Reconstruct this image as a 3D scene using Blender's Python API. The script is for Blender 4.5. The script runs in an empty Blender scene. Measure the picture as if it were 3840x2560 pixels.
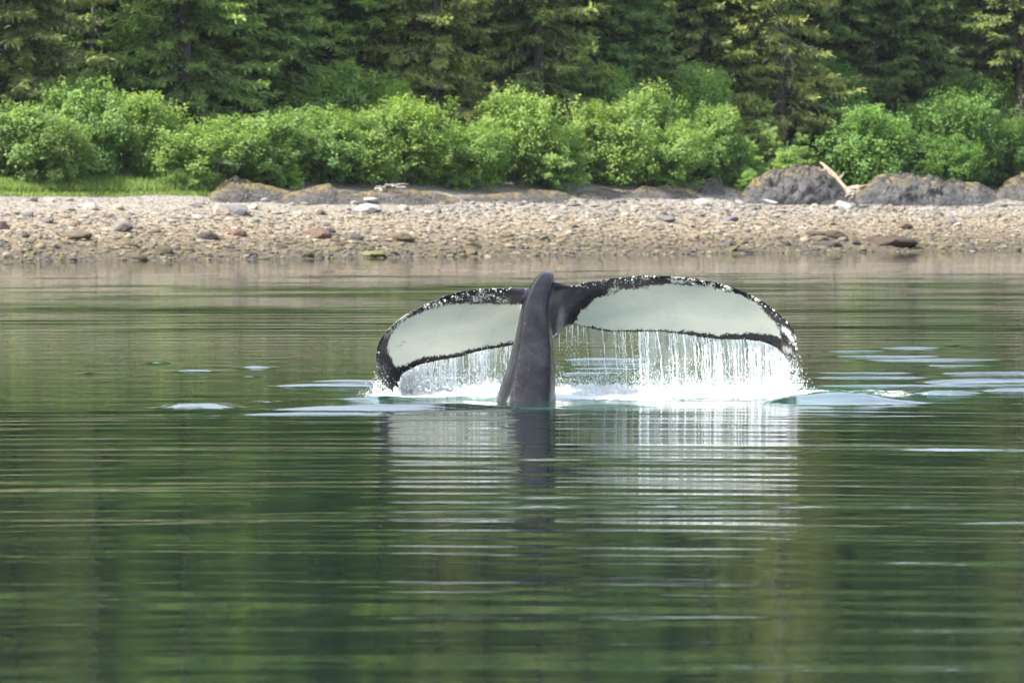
import bpy, math, random
import numpy as np
from mathutils import Vector
from mathutils.bvhtree import BVHTree

R = math.radians
random.seed(7)
rng = np.random.default_rng(11)
scene = bpy.context.scene
COL = scene.collection

# ------------------------------------------------------------------ camera
CAMH, FPX, HOR = 1.8, 9800.0, 479.0          # eye height (m), focal length and horizon row in a 2352 px wide picture
cam_data = bpy.data.cameras.new('camera')
cam = bpy.data.objects.new('camera', cam_data); COL.objects.link(cam)
cam.location = (0, 0, CAMH); cam.rotation_euler = (R(90), 0, 0)
cam_data.sensor_width = 36.0; cam_data.lens = 36.0 * FPX / 2352.0
cam_data.shift_y = -(783.2 - HOR) / 2352.0
cam_data.clip_start = 0.5; cam_data.clip_end = 9000
cam_data.dof.use_dof = True; cam_data.dof.focus_distance = 40.6; cam_data.dof.aperture_fstop = 6.5
scene.camera = cam

# ------------------------------------------------------------------ sky and sun
SUN_EL, SUN_AZ = R(46), R(-126)               # azimuth from +y (away from camera), negative = left
sd = Vector((math.sin(SUN_AZ) * math.cos(SUN_EL), math.cos(SUN_AZ) * math.cos(SUN_EL), math.sin(SUN_EL)))
world = bpy.data.worlds.new('World'); scene.world = world; world.use_nodes = True
wn = world.node_tree.nodes; wl = world.node_tree.links
sky = wn.new('ShaderNodeTexSky'); sky.sky_type = 'NISHITA'; sky.sun_disc = False
sky.sun_elevation = SUN_EL; sky.sun_rotation = SUN_AZ
sky.air_density = 1.0; sky.dust_density = 4.0; sky.ozone_density = 1.0
bg = wn['Background']; bg.inputs['Strength'].default_value = 0.098
tc = wn.new('ShaderNodeTexCoord'); mpg = wn.new('ShaderNodeMapping'); mpg.inputs['Scale'].default_value = (2.2, 2.2, 5.0)
cln = wn.new('ShaderNodeTexNoise'); cln.inputs['Scale'].default_value = 1.6; cln.inputs['Detail'].default_value = 7; cln.inputs['Roughness'].default_value = 0.6
crp = wn.new('ShaderNodeMapRange'); crp.inputs[1].default_value = 0.36; crp.inputs[2].default_value = 0.66; crp.inputs[3].default_value = 0.10; crp.inputs[4].default_value = 0.65
cmx = wn.new('ShaderNodeMix'); cmx.data_type = 'RGBA'; cmx.inputs[7].default_value = (9.6, 10.8, 12.6, 1)      # thin bright cloud over the whole sky
wl.new(tc.outputs['Generated'], mpg.inputs[0]); wl.new(mpg.outputs[0], cln.inputs['Vector']); wl.new(cln.outputs['Fac'], crp.inputs[0])
wl.new(crp.outputs[0], cmx.inputs[0]); wl.new(sky.outputs[0], cmx.inputs[6]); wl.new(cmx.outputs[2], bg.inputs['Color'])
sun_l = bpy.data.lights.new('sun', 'SUN'); sun_l.energy = 5.0; sun_l.angle = R(0.55); sun_l.color = (1.0, 0.95, 0.87)
sun = bpy.data.objects.new('sun', sun_l); COL.objects.link(sun)
sun.rotation_euler = sd.to_track_quat('Z', 'Y').to_euler()
scene.view_settings.view_transform = 'Standard'; scene.view_settings.look = 'None'
scene.view_settings.exposure = 1.62; scene.view_settings.gamma = 1.0
scene.cycles.use_adaptive_sampling = True; scene.cycles.adaptive_threshold = 0.025
scene.cycles.max_bounces = 5; scene.cycles.diffuse_bounces = 3; scene.cycles.glossy_bounces = 3; scene.cycles.transmission_bounces = 3; scene.cycles.transparent_max_bounces = 10
scene.cycles.caustics_reflective = False; scene.cycles.caustics_refractive = False

# ------------------------------------------------------------------ helpers
def hash3(ix, iy, iz, seed):
    h = (ix * 374761393 + iy * 668265263 + iz * 1274126177 + seed * 974634777) & 0xffffffff
    h = ((h ^ (h >> 13)) * 1274126177) & 0xffffffff
    h = ((h ^ (h >> 16)) * 2246822519) & 0xffffffff
    return ((h ^ (h >> 15)) & 0xffffff) / float(0xffffff)
def vnoise(x, y, z=0.0, seed=0):
    x, y, z = np.broadcast_arrays(np.asarray(x, float), np.asarray(y, float), np.asarray(z, float))
    ix, iy, iz = np.floor(x).astype(np.int64), np.floor(y).astype(np.int64), np.floor(z).astype(np.int64)
    fx, fy, fz = x - ix, y - iy, z - iz
    fx, fy, fz = [f * f * (3 - 2 * f) for f in (fx, fy, fz)]
    out = 0
    for dx in (0, 1):
        for dy in (0, 1):
            for dz in (0, 1):
                w = (fx if dx else 1 - fx) * (fy if dy else 1 - fy) * (fz if dz else 1 - fz)
                out = out + w * hash3(ix + dx, iy + dy, iz + dz, seed)
    return out * 2 - 1
def fbm(x, y, z=0.0, o=4, seed=0):
    s, a, t = 0, 0.5, 0
    for i in range(o):
        f = 2.03 ** i
        s = s + a * vnoise(np.asarray(x) * f + 17.3 * i, np.asarray(y) * f - 9.1 * i, np.asarray(z) * f + 3.7 * i, seed + i)
        a *= 0.5
    return s
def sstep(a, b, x):
    t = np.clip((np.asarray(x, float) - a) / (b - a), 0, 1); return t * t * (3 - 2 * t)

def mesh_from(name, verts, faces, smooth=False, cols=None, attrs=None):
    """verts (n,3), faces (m,k) array of equal-sided faces; cols / attrs are per vertex"""
    verts = np.ascontiguousarray(verts, dtype=np.float32); faces = np.ascontiguousarray(faces, dtype=np.int32)
    me = bpy.data.meshes.new(name); n, (m, k) = len(verts), faces.shape
    me.vertices.add(n); me.vertices.foreach_set('co', verts.ravel())
    me.loops.add(m * k); me.loops.foreach_set('vertex_index', faces.ravel())
    me.polygons.add(m)
    me.polygons.foreach_set('loop_start', np.arange(0, m * k, k, dtype=np.int32))
    me.polygons.foreach_set('loop_total', np.full(m, k, dtype=np.int32))
    me.polygons.foreach_set('use_smooth', np.full(m, smooth, dtype=bool))
    if cols is not None:
        a = me.attributes.new('tint', 'FLOAT_COLOR', 'POINT')
        c = np.ones((n, 4), np.float32); c[:, :3] = cols
        a.data.foreach_set('color', c.ravel())
    for key, val in (attrs or {}).items():
        a = me.attributes.new(key, 'FLOAT', 'POINT'); a.data.foreach_set('value', np.ascontiguousarray(val, dtype=np.float32))
    me.update(); me.validate()
    return me
def grid_faces(nu, nv):
    i, j = np.meshgrid(np.arange(nu - 1), np.arange(nv - 1), indexing='ij')
    a = (i * nv + j).ravel()
    return np.stack([a, a + nv, a + nv + 1, a + 1], 1)
def link(name, me, m=None, parent=None, loc=(0, 0, 0)):
    o = bpy.data.objects.new(name, me); COL.objects.link(o)
    if m is not None and me is not None and not me.materials: me.materials.append(m)
    o.parent = parent; o.location = loc
    return o
def tag(o, label=None, cat=None, group=None, kind=None):
    for k, v in (('label', label), ('category', cat), ('group', group), ('kind', kind)):
        if v: o[k] = v
    return o
def empty(name, loc, rz=0.0, s=1.0):
    o = bpy.data.objects.new(name, None); COL.objects.link(o)
    o.location = loc; o.rotation_euler = (0, 0, rz); o.scale = (s, s, s) if not hasattr(s, '__len__') else s
    return o
def W(px, py, Y):                              # photograph position + distance -> world point
    return np.array([(px - 1176.0) / FPX * Y, Y, CAMH + (HOR - py) / FPX * Y])

class N:                                       # tiny node-graph helper
    def __init__(s, name):
        s.m = bpy.data.materials.new(name); s.m.use_nodes = True
        s.t = s.m.node_tree; s.n = s.t.nodes; s.b = s.n['Principled BSDF']; s.out = s.n['Material Output']
    def new(s, t, **kw):
        x = s.n.new('ShaderNode' + t)
        for k, v in kw.items(): setattr(x, k, v)
        return x
    def set(s, sock, v):
        if hasattr(v, 'is_output') or isinstance(v, bpy.types.NodeSocket): s.t.links.new(v, sock)
        else:
            if hasattr(sock.default_value, '__len__') and hasattr(v, '__len__') and len(v) == 3 and len(sock.default_value) == 4: v = (*v, 1)
            sock.default_value = v
    def bs(s, **kw):
        for k, v in kw.items(): s.set(s.b.inputs[k.replace('_', ' ')], v)
    def noise(s, scale, detail=4, rough=0.55, vec=None, dist=0.0):
        x = s.new('TexNoise'); x.inputs['Scale'].default_value = scale; x.inputs['Detail'].default_value = detail
        x.inputs['Roughness'].default_value = rough; x.inputs['Distortion'].default_value = dist
        if vec is not None: s.set(x.inputs['Vector'], vec)
        return x.outputs['Fac']
    def coord(s, kind='Object', scale=(1, 1, 1), rot=(0, 0, 0)):
        c = s.new('TexCoord'); mp = s.new('Mapping'); mp.inputs['Scale'].default_value = scale; mp.inputs['Rotation'].default_value = rot
        s.t.links.new(c.outputs[kind], mp.inputs['Vector']); return mp.outputs[0]
    def pos(s, scale=(1, 1, 1)):
        c = s.new('NewGeometry'); mp = s.new('Mapping'); mp.inputs['Scale'].default_value = scale
        s.t.links.new(c.outputs['Position'], mp.inputs['Vector']); return mp.outputs[0]
    def ramp(s, fac, stops):
        x = s.new('ValToRGB'); s.set(x.inputs[0], fac); e = x.color_ramp.elements
        while len(e) < len(stops): e.new(0.5)
        for q, (p, c) in zip(e, stops): q.position = p; q.color = (*c, 1) if len(c) == 3 else c
        return x.outputs[0]
    def mix(s, fac, a, b, mode='MIX'):
        x = s.new('Mix', data_type='RGBA', blend_type=mode)
        s.set(x.inputs[0], fac); s.set(x.inputs[6], a); s.set(x.inputs[7], b); return x.outputs[2]
    def math(s, op, a, b=0.0, c=0.0, clamp=False):
        x = s.new('Math', operation=op, use_clamp=clamp)
        for i, v in enumerate((a, b, c)): s.set(x.inputs[i], v)
        return x.outputs[0]
    def mrange(s, v, a, b, c=0.0, d=1.0):
        x = s.new('MapRange'); s.set(x.inputs[0], v)
        for i, q in enumerate((a, b, c, d)): x.inputs[i + 1].default_value = q
        return x.outputs[0]
    def attr(s, name, out='Fac'):
        x = s.new('Attribute', attribute_name=name); return x.outputs[out]
    def bump(s, h, strength=0.5, dist=0.02):
        x = s.new('Bump'); x.inputs['Strength'].default_value = strength; x.inputs['Distance'].default_value = dist
        s.set(x.inputs['Height'], h); s.set(s.b.inputs['Normal'], x.outputs[0]); return x.outputs[0]

# ------------------------------------------------------------------ lie of the land
def shore(x): return 162.0 + 44.0 * np.tanh(np.asarray(x, float) / 40.0)      # distance of the waterline at x
def terr(t, x=0.0):                            # height as a function of the distance t behind the waterline
    t = np.asarray(t, float)
    return np.interp(t, [-60, -8, 0, 3, 14, 19, 24, 90, 160, 400, 3000], [-8, -1.1, 0.0, 0.42, 2.28, 3.0, 4.6, 37, 60, 66, 70])
def bnoise(x, y): return 0.10 * fbm(np.asarray(x) * 0.45, np.asarray(y) * 0.3, 0, 4, 5)
def place(px, t):                              # on the ground: photograph column and distance behind the waterline
    x = (px - 1176.0) / FPX * 170
    for _ in range(40): x = 0.5 * x + 0.5 * (px - 1176.0) / FPX * (shore(x) + t)
    y = float(shore(x) + t); return np.array([x, y, float(terr(t)) + float(bnoise(x, y)) * (0.2 + 0.8 * (t < 16))])
TT = np.linspace(-0.5, 15.5, 60)
def place_py(px, py):
    P = [place(px, t) for t in TT]
    rows = np.array([HOR + FPX * (CAMH - p[2]) / p[1] for p in P])
    i = int(np.argmin(np.abs(rows - py))); return P[i], TT[i]

# ------------------------------------------------------------------ water
def water_material():
    g = N('sea_water')
    aer, foam = g.attr('aeration'), g.attr('foam')
    deep = (0.004, 0.0085, 0.0075)
    n1 = g.noise(3.2, 6, 0.65, g.pos((1, 0.55, 1)), 0.6)
    a = g.math('MULTIPLY', aer, g.mrange(n1, 0.3, 0.62), clamp=True)
    c = g.mix(a, deep, (0.035, 0.115, 0.095))
    n2 = g.noise(5.5, 8, 0.72, g.pos((1, 0.45, 1)), 1.2)
    th = g.math('SUBTRACT', 1.0, foam)
    f = g.math('MULTIPLY', g.math('SUBTRACT', n2, g.math('MULTIPLY_ADD', th, 0.62, 0.22)), 7.0, clamp=True)
    f = g.math('MULTIPLY', f, g.math('GREATER_THAN', foam, 0.02))
    c = g.mix(f, c, (0.82, 0.86, 0.86))
    g.bs(Base_Color=c, Roughness=g.math('MULTIPLY_ADD', f, 0.5, 0.025), IOR=1.333)
    h = g.math('ADD', g.noise(4.5, 3, 0.5, g.pos((0.5, 1.6, 1))), g.math('MULTIPLY', aer, g.noise(12, 4, 0.6, g.pos())))
    g.bump(h, 0.22, 0.012)
    return g.m

HUMPS = [  # sky-catching swells left by the tail: x0, x1, upper row, lower row of the bright face
    (355, 545, 919, 940), (598, 1330, 925, 943), (522, 905, 942, 951), (605, 900, 877, 888), (690, 900, 868, 877),
    (388, 502, 846, 853), (533, 637, 837, 845), (334, 389, 829, 834), (195, 216, 854, 858), (1740, 2160, 904, 930),
    (1815, 2010, 898, 903), (2105, 2275, 896, 904), (2250, 2480, 886, 900), (1840, 2420, 880, 886), (2110, 2500, 864, 880),
    (1845, 2160, 862, 868), (2150, 2500, 852, 858), (1850, 2130, 853, 857),
    (1275, 1520, 820, 827), (1275, 1540, 832, 838), (1275, 1500, 842, 848), (1275, 1460, 852, 858),
    (1880, 2060, 803, 807), (1870, 2200, 815, 819), (1950, 2352, 822, 827), (2160, 2360, 790, 794), (1990, 2180, 796, 800),
    (765, 960, 910, 918), (590, 640, 919, 924), (950, 1020, 899, 906), (880, 1100, 862, 868), (2080, 2330, 836, 840),
    (540, 600, 862, 865), (1280, 1700, 947, 951), (1700, 2350, 953, 956), (1276, 1500, 926, 934)]
def water_height(x, y):
    dx, dy = x - 0.3, y - 2.0
    r = np.sqrt(dx * dx + dy * dy)
    far = np.sqrt((x * 0.35) ** 2 + y ** 2)
    h = np.zeros_like(x)
    rg = np.random.default_rng(5)
    patch = 0.5 + 0.5 * vnoise(x * 0.055, y * 0.32, 0, 3)
    patch2 = 0.5 + 0.5 * vnoise(x * 0.04 + 9, y * 0.17 + 4, 0, 8)
    env_near = sstep(39.6, 36.5, y) * (0.42 + 0.85 * patch) * (0.68 + 0.62 * sstep(17, 28, y))
    env_far = sstep(52, 70, y) * (0.55 + 0.9 * patch2) * sstep(160, 120, y)
    env_mid = sstep(36, 39, y) * sstep(66, 55, y)
    for i in range(18):                        # ripples running out from the boat
        lam = 0.36 * (1.17 ** i) * rg.uniform(0.92, 1.08)
        th = rg.normal(0, 0.09); sl = (0.0135 if lam < 1.2 else 0.0046) * rg.uniform(0.7, 1.3)
        ph = 2 * np.pi / lam * (r + th * x + 0.38 * lam * vnoise(x * 0.30, y * 0.25, i, 40)) + rg.uniform(0, 6.28)
        am = sl * lam / (2 * np.pi)
        loc = np.clip(0.55 + 1.1 * vnoise(x * 0.16 / (0.5 + 0.3 * lam), y * 0.75 / (0.6 + lam), i * 3.3, 60), 0, 1.3)
        h += am * env_near * loc * np.sin(ph) * (1 if lam > 0.5 else sstep(30, 22, far))
    for i in range(12):                        # open water towards the shore
        lam = 0.75 * (1.085 ** i); th = rg.normal(0, 0.14)
        ph = 2 * np.pi / lam * (y + th * x + 0.15 * lam * vnoise(x * 0.12, y * 0.2, i, 90)) + rg.uniform(0, 6.28)
        loc = np.clip(0.5 + 1.1 * vnoise(x * 0.05, y * 0.12, i * 2.1, 70), 0, 1.5)
        h += 0.0105 * lam / (2 * np.pi) * env_far * loc * np.sin(ph)
    nearw = sstep(34, 24, y)
    h += nearw * (0.0026 * fbm(x * 0.55 + 3, y * 1.5, 0, 3, 121) + 0.0009 * fbm(x * 1.6, y * 5.0, 0, 2, 125))
    h += 0.0030 * env_mid * fbm(x * 0.9, y * 1.6, 0, 3, 21) + 0.0012 * env_mid * fbm(x * 3.0, y * 4.0, 0, 2, 25)
    TH = 0.12
    for k, (x0, x1, p0, p1) in enumerate(HUMPS):
        TH = 0.12 if p1 - p0 > 9 else 0.15
        ya = FPX * CAMH / (p1 - HOR)
        q = (p0 - HOR) / FPX
        Lf = (CAMH - q * ya) / (TH + q)
        xa, xb = (x0 - 1176) / FPX * ya, (x1 - 1176) / FPX * ya
        m = (x > xa - 0.3) & (x < xb + 0.3) & (y > ya - 1.5) & (y < ya + 6 * Lf + 1)
        if not m.any(): continue
        xx, yy = x[m], y[m]
        u = (xx - xa) / (xb - xa) * 2 - 1
        w = np.clip(1 - np.abs(u) ** 2.2, 0, 1)
        w = w * (0.82 + 0.30 * vnoise(xx * 1.9, yy * 0.2, k, 33) + 0.16 * vnoise(xx * 6.5, yy * 0.3, k, 34))
        w = np.clip(w, 0, 1.2)
        yy = yy - 0.10 * Lf * vnoise(xx * 1.1, 0, k, 35) - 0.02 * u * (xb - xa)
        s = (yy - ya - 0.5 * (1 - w) * Lf) / np.maximum(w * Lf, 1e-4)
        front = np.clip(s, 0, 1); front = front ** 1.12
        back = 1 - sstep(1.0, 4.2, s)
        h[m] += TH * Lf * w * np.where(s < 1, front, back)
    ch = sstep(-1.7, -0.6, x) * sstep(4.6, 2.6, x) * sstep(39.75, 40.3, y) * sstep(43.6, 41.8, y)     # churned by the falling water
    h += ch * (0.050 * fbm(x * 2.2, y * 2.4, 0, 4, 77) + 0.012 * fbm(x * 9, y * 9, 0, 2, 78))
    return h
def axis(segs):
    out = [np.array([segs[0][0]])]
    for a, b, n in segs: out.append(np.linspace(a, b, n + 1)[1:])
    return np.concatenate(out)
def build_water():
    ys = axis([(-2500, -40, 12), (-40, 11, 20), (11, 36, 560), (36, 47, 366), (47, 56, 220), (56, 75, 170), (75, 120, 200), (120, 215, 150), (215, 900, 10)])
    xr = np.concatenate([np.linspace(0, 5.6, 70), 5.6 + np.geomspace(0.09, 55, 34), [90, 160, 400, 1000, 3000]])
    xs = np.concatenate([-xr[:0:-1], xr])
    X, Y = np.meshgrid(xs, ys, indexing='ij')
    Z = np.zeros_like(X)
    act = (Y > 10) & (Y < 200) & (np.abs(X) < 62)
    Z[act] = water_height(X[act], Y[act])
    aer = sstep(-1.9, -0.5, X) * sstep(4.9, 3.0, X) * sstep(39.3, 40.2, Y) * sstep(44.4, 42.2, Y)
    aer = np.maximum(aer, 0.75 * sstep(-0.3, 0.4, X) * sstep(3.6, 2.2, X) * sstep(37.6, 38.6, Y) * sstep(40.5, 40, Y) * 0.6)
    fo = sstep(-1.75, -1.1, X) * sstep(4.4, 2.7, X) * sstep(39.9, 41.0, Y) * sstep(43.4, 42.0, Y)
    fo = np.maximum(fo * 0.86, 0.56 * sstep(2.4, 2.9, X) * sstep(5.6, 3.6, X) * sstep(40.5, 41.1, Y) * sstep(43.6, 42.2, Y))
    fo = np.maximum(fo, 0.35 * sstep(-1.7, -1.3, X) * sstep(-0.2, -0.6, X) * sstep(39.3, 40.2, Y) * sstep(43, 42, Y))
    V = np.stack([X, Y, Z], -1).reshape(-1, 3)
    me = mesh_from('sea', V, grid_faces(len(xs), len(ys)), True, attrs={'aeration': aer.ravel(), 'foam': fo.ravel()})
    tag(link('sea', me, water_material()), kind='structure')
build_water()

# ------------------------------------------------------------------ beach and hillside
def beach_material():
    g = N('beach_shingle')
    z = g.new('SeparateXYZ'); g.t.links.new(g.new('NewGeometry').outputs['Position'], z.inputs[0]); z = z.outputs['Z']
    zz = g.math('ADD', z, g.math('MULTIPLY', g.math('SUBTRACT', g.noise(0.5, 4, 0.6, g.pos()), 0.5), 0.7))
    zone = g.ramp(g.mrange(zz, -0.2, 2.6), [(0.0, (0.032, 0.027, 0.019)), (0.13, (0.065, 0.052, 0.033)), (0.30, (0.125, 0.097, 0.067)), (0.52, (0.195, 0.165, 0.125)), (0.8, (0.20, 0.185, 0.165)), (1.0, (0.195, 0.183, 0.168))])
    v = g.new('TexVoronoi'); v.inputs['Scale'].default_value = 9.0; g.set(v.inputs['Vector'], g.pos())
    vb = g.new('SeparateColor'); g.t.links.new(v.outputs['Color'], vb.inputs[0])
    c = g.mix(1.0, zone, g.ramp(vb.outputs[0], [(0.0, (0.42, 0.40, 0.38)), (0.4, (0.85, 0.82, 0.78)), (1.0, (1.2, 1.15, 1.05))]), 'MULTIPLY')
    g.bs(Base_Color=c, Roughness=0.85)
    g.bump(g.math('SUBTRACT', 1.0, v.outputs['Distance']), 0.8, 0.05)
    return g.m
def soil_material():
    g = N('forest_floor')
    c = g.ramp(g.noise(1.6, 6, 0.65, g.pos()), [(0.3, (0.014, 0.018, 0.008)), (0.55, (0.024, 0.040, 0.012)), (0.75, (0.035, 0.03, 0.016))])
    g.bs(Base_Color=c, Roughness=0.95); g.bump(g.noise(5, 5, 0.6, g.pos()), 1.0, 0.15)
    return g.m
def land(name, ts, mat, lift=0.0):
    xr = np.concatenate([np.linspace(0, 34, 140), np.geomspace(36, 2500, 26)])
    xs = np.concatenate([-xr[:0:-1], xr])
    X, T = np.meshgrid(xs, ts, indexing='ij'); Y = shore(X) + T
    Z = terr(T) + bnoise(X, Y) * sstep(-20, 0, T) + lift + sstep(19, 30, T) * 0.9 * fbm(X * 0.14, Y * 0.14, 0, 3, 9)
    me = mesh_from(name, np.stack([X, Y, Z], -1).reshape(-1, 3), grid_faces(len(xs), len(ts)), True)
    return tag(link(name, me, mat), kind='structure')
beach = land('beach', axis([(-60, -6, 8), (-6, 18.5, 90)]), beach_material())
land('hillside', axis([(17.0, 40, 40), (40, 170, 30), (170, 2500, 8)]), soil_material(), -0.03)

# ------------------------------------------------------------------ stones
def rock_mesh(name, seed, sub=3, flat=0.6, rough=0.35, angular=0.0):
    import bmesh
    bm = bmesh.new(); bmesh.ops.create_icosphere(bm, subdivisions=sub, radius=1.0)
    v = np.array([q.co[:] for q in bm.verts]); f = np.array([[q.index for q in p.verts] for p in bm.faces]); bm.free()
    if angular > 0:
        rg = np.random.default_rng(seed)
        for _ in range(7):                     # chop facets
            n = rg.normal(size=3); n /= np.linalg.norm(n); d = rg.uniform(0.55, 0.9)
            p = v @ n; v = v - np.maximum(p - d, 0)[:, None] * n * angular
    v = v * (1 + rough * fbm(v[:, 0] * 0.9 + seed * 7.7, v[:, 1] * 0.9, v[:, 2] * 0.9, 4, seed))[:, None]
    v *= np.array([1, 0.8, flat]); 
    return v, f
def stone_material(name, spec=0.3):
    g = N(name)
    oi = g.new('ObjectInfo'); n = g.noise(5, 5, 0.6, g.coord('Object'))
    c = g.mix(1.0, oi.outputs['Color'], g.ramp(n, [(0.3, (0.55, 0.53, 0.52)), (0.5, (0.95, 0.95, 0.95)), (0.72, (1.25, 1.22, 1.15))]), 'MULTIPLY')
    g.bs(Base_Color=c, Roughness=0.8, Specular_IOR_Level=spec)
    g.bump(g.noise(9, 5, 0.65, g.coord('Object')), 0.6, 0.06)
    return g.m
M_STONE = stone_material('beach_stone')
STONES = []
for i in range(8):
    v, f = rock_mesh('stone', 20 + i, 2, 0.62, 0.4, 0.8 if i % 2 else 0.4)
    me = mesh_from('stone', v, f, False); me.materials.append(M_STONE); STONES.append(me)
BOULD = []
for i in range(8):
    v, f = rock_mesh('boulder', 50 + i, 3, 0.66, 0.35, 0.9)
    me = mesh_from('boulder', v, f, False); me.materials.append(M_STONE); BOULD.append(me)
C_WHITE, C_CREAM, C_GREY, C_DARK, C_BROWN, C_DBROWN, C_OLIVE = (0.32, 0.30, 0.275), (0.26, 0.222, 0.165), (0.12, 0.115, 0.113), (0.037, 0.034, 0.033), (0.095, 0.069, 0.050), (0.049, 0.037, 0.027), (0.06, 0.057, 0.026)
BOULDERS = [
 (206, 481, 34, 16, C_WHITE, 'pale grey boulder high on the left shingle, with a dark left end'),
 (271, 480, 26, 14, C_CREAM, 'rounded cream boulder just right of a pale grey one, upper left shingle'),
 (504, 492, 40, 24, C_CREAM, 'large cream block, left half of a pair below the orange lichen rock'),
 (543, 492, 44, 22, C_GREY, 'large grey slab leaning on the cream block, below the orange lichen rock'),
 (448, 474, 22, 11, C_GREY, 'small dark grey boulder alone near the top of the left shingle'),
 (277, 532, 46, 26, C_GREY, 'broken grey and white boulder in the middle of the left beach'),
 (165, 546, 66, 20, C_BROWN, 'low brown boulder with a dark right face, left part of the tide zone'),
 (474, 549, 40, 18, C_DARK, 'dark pointed boulder beside a brown one, left of centre in the tide zone'),
 (541, 540, 44, 18, C_BROWN, 'rounded brown boulder directly right of the dark pointed boulder'),
 (728, 546, 58, 24, C_BROWN, 'flat-topped reddish brown block, largest brown block left of the whale'),
 (6, 530, 26, 22, C_DBROWN, 'dark brown boulder cut by the left edge of the photo'),
 (376, 580, 36, 17, C_OLIVE, 'olive grey rounded boulder near the waterline at left'),
 (569, 584, 34, 8, C_DARK, 'thin dark slab lying flat near the waterline left of centre'),
 (846, 487, 50, 20, C_WHITE, 'large white boulder on the upper beach above the left fluke'),
 (841, 465, 44, 11, C_WHITE, 'long low white boulder tight under the bedrock, above the large white one'),
 (917, 552, 54, 20, C_BROWN, 'square brown block with a deep shadow slit beneath, above the left fluke'),
 (788, 565, 30, 13, C_DBROWN, 'dark brown boulder between the reddish block and the mossy rock'),
 (855, 589, 62, 14, (0.10, 0.12, 0.04), 'low green mossy rock at the waterline above the left fluke'),
 (1522, 506, 46, 16, C_GREY, 'smooth grey boulder alone in the upper beach above the right fluke'),
 (1063, 461, 22, 12, C_GREY, 'small bluish grey boulder at the foot of the low bedrock, above the left fluke root'),
 (1087, 568, 32, 13, C_DBROWN, 'dark brown wedge-shaped boulder above the left fluke, near the waterline'),
 (1678, 507, 36, 12, C_GREY, 'grey flattened boulder right of the lone smooth grey one'),
 (1873, 541, 40, 12, C_DBROWN, 'dark brown slab, upper left of three dark boulders below the driftwood'),
 (1917, 547, 46, 19, C_DBROWN, 'humped dark brown boulder, upper right of three dark boulders below the driftwood'),
 (1911, 567, 44, 14, C_DARK, 'dark slab, lowest of three dark boulders below the driftwood'),
 (2047, 566, 116, 26, C_DBROWN, 'biggest dark slab on the beach, undercut, close to the waterline at right'),
 (1934, 476, 36, 15, C_WHITE, 'white boulder at the foot of the driftwood stump'),
 (1611, 471, 32, 13, C_WHITE, 'rounded white boulder on the pale upper shingle right of centre'),
 (1758, 467, 46, 13, C_WHITE, 'long pale boulder at the foot of the domed grey rock'),
 (2075, 526, 38, 16, C_BROWN, 'brown boulder in the middle of the right beach above the biggest dark slab'),
 (2184, 515, 26, 16, C_GREY, 'upright dark grey boulder in the middle of the far right beach'),
 (1688, 576, 62, 9, C_DARK, 'long dark slab awash at the waterline right of the whale'),
 (2058, 452, 118, 18, (0.42, 0.31, 0.22), 'peach coloured low rock at the front of the right-hand grey outcrop')]
for i, (px, py, w, h, c, lab) in enumerate(BOULDERS):
    p, t = place_py(px, py)
    s = w / FPX * p[1] * 0.5; sz = h / FPX * p[1]
    o = link('boulder', BOULD[i % 8], loc=(p[0], p[1] + s * 0.5, p[2] + sz * 0.28))
    o.scale = (s * 1.3, s * random.uniform(1.0, 1.25), sz * 0.5 / 0.47); o.rotation_euler = (random.uniform(-.15, .15), random.uniform(-.12, .12), random.uniform(-0.35, 0.35))
    o.color = (*[q * random.uniform(0.9, 1.1) for q in c], 1)
    tag(o, lab, 'boulder', 'boulders on the beach')
def zone_col(z, n):                            # stone colours by height on the beach
    pal_hi = np.array([C_WHITE, (0.50, 0.47, 0.43), (0.58, 0.52, 0.44), (0.40, 0.38, 0.36), C_CREAM, (0.36, 0.34, 0.33)])
    pal_mid = np.array([C_CREAM, (0.46, 0.375, 0.26), (0.58, 0.53, 0.42), (0.34, 0.31, 0.27), (0.42, 0.325, 0.225), (0.30, 0.24, 0.17)])
    pal_lo = np.array([(0.20, 0.17, 0.11), (0.30, 0.24, 0.13), (0.13, 0.12, 0.10), (0.34, 0.30, 0.22), (0.20, 0.19, 0.08), (0.10, 0.095, 0.09)])
    k = rng.integers(0, 6, n); zz = z + rng.normal(0, 0.16, n)
    c = np.where((zz > 1.5)[:, None], pal_hi[k], np.where((zz > 0.7)[:, None], pal_mid[k], pal_lo[k]))
    return c * rng.uniform(0.27, 0.56, (n, 1))
def beach_points(n, t0, t1, xr=25.0, pw=1.0):
    x = rng.uniform(-xr, xr, n); t = t0 + (t1 - t0) * rng.random(n) ** pw
    y = shore(x) + t; return x, y, terr(t) + bnoise(x, y), t
x, y, z, t = beach_points(270, 0.2, 13.5, 23.0)
cl = zone_col(z, 270)
for i in range(270):                           # single stones one can pick out
    o = link('stone', STONES[i % 8], parent=beach, loc=(x[i], y[i], z[i] + 0.03))
    s = rng.uniform(0.12, 0.29) * (1.25 if t[i] < 4 else 1)
    o.scale = (s, s * rng.uniform(0.7, 1), s * rng.uniform(0.55, 0.95)); o.rotation_euler = (rng.uniform(-.3, .3), rng.uniform(-.3, .3), rng.uniform(0, 6.28))
    o.color = (*cl[i], 1)
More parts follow.
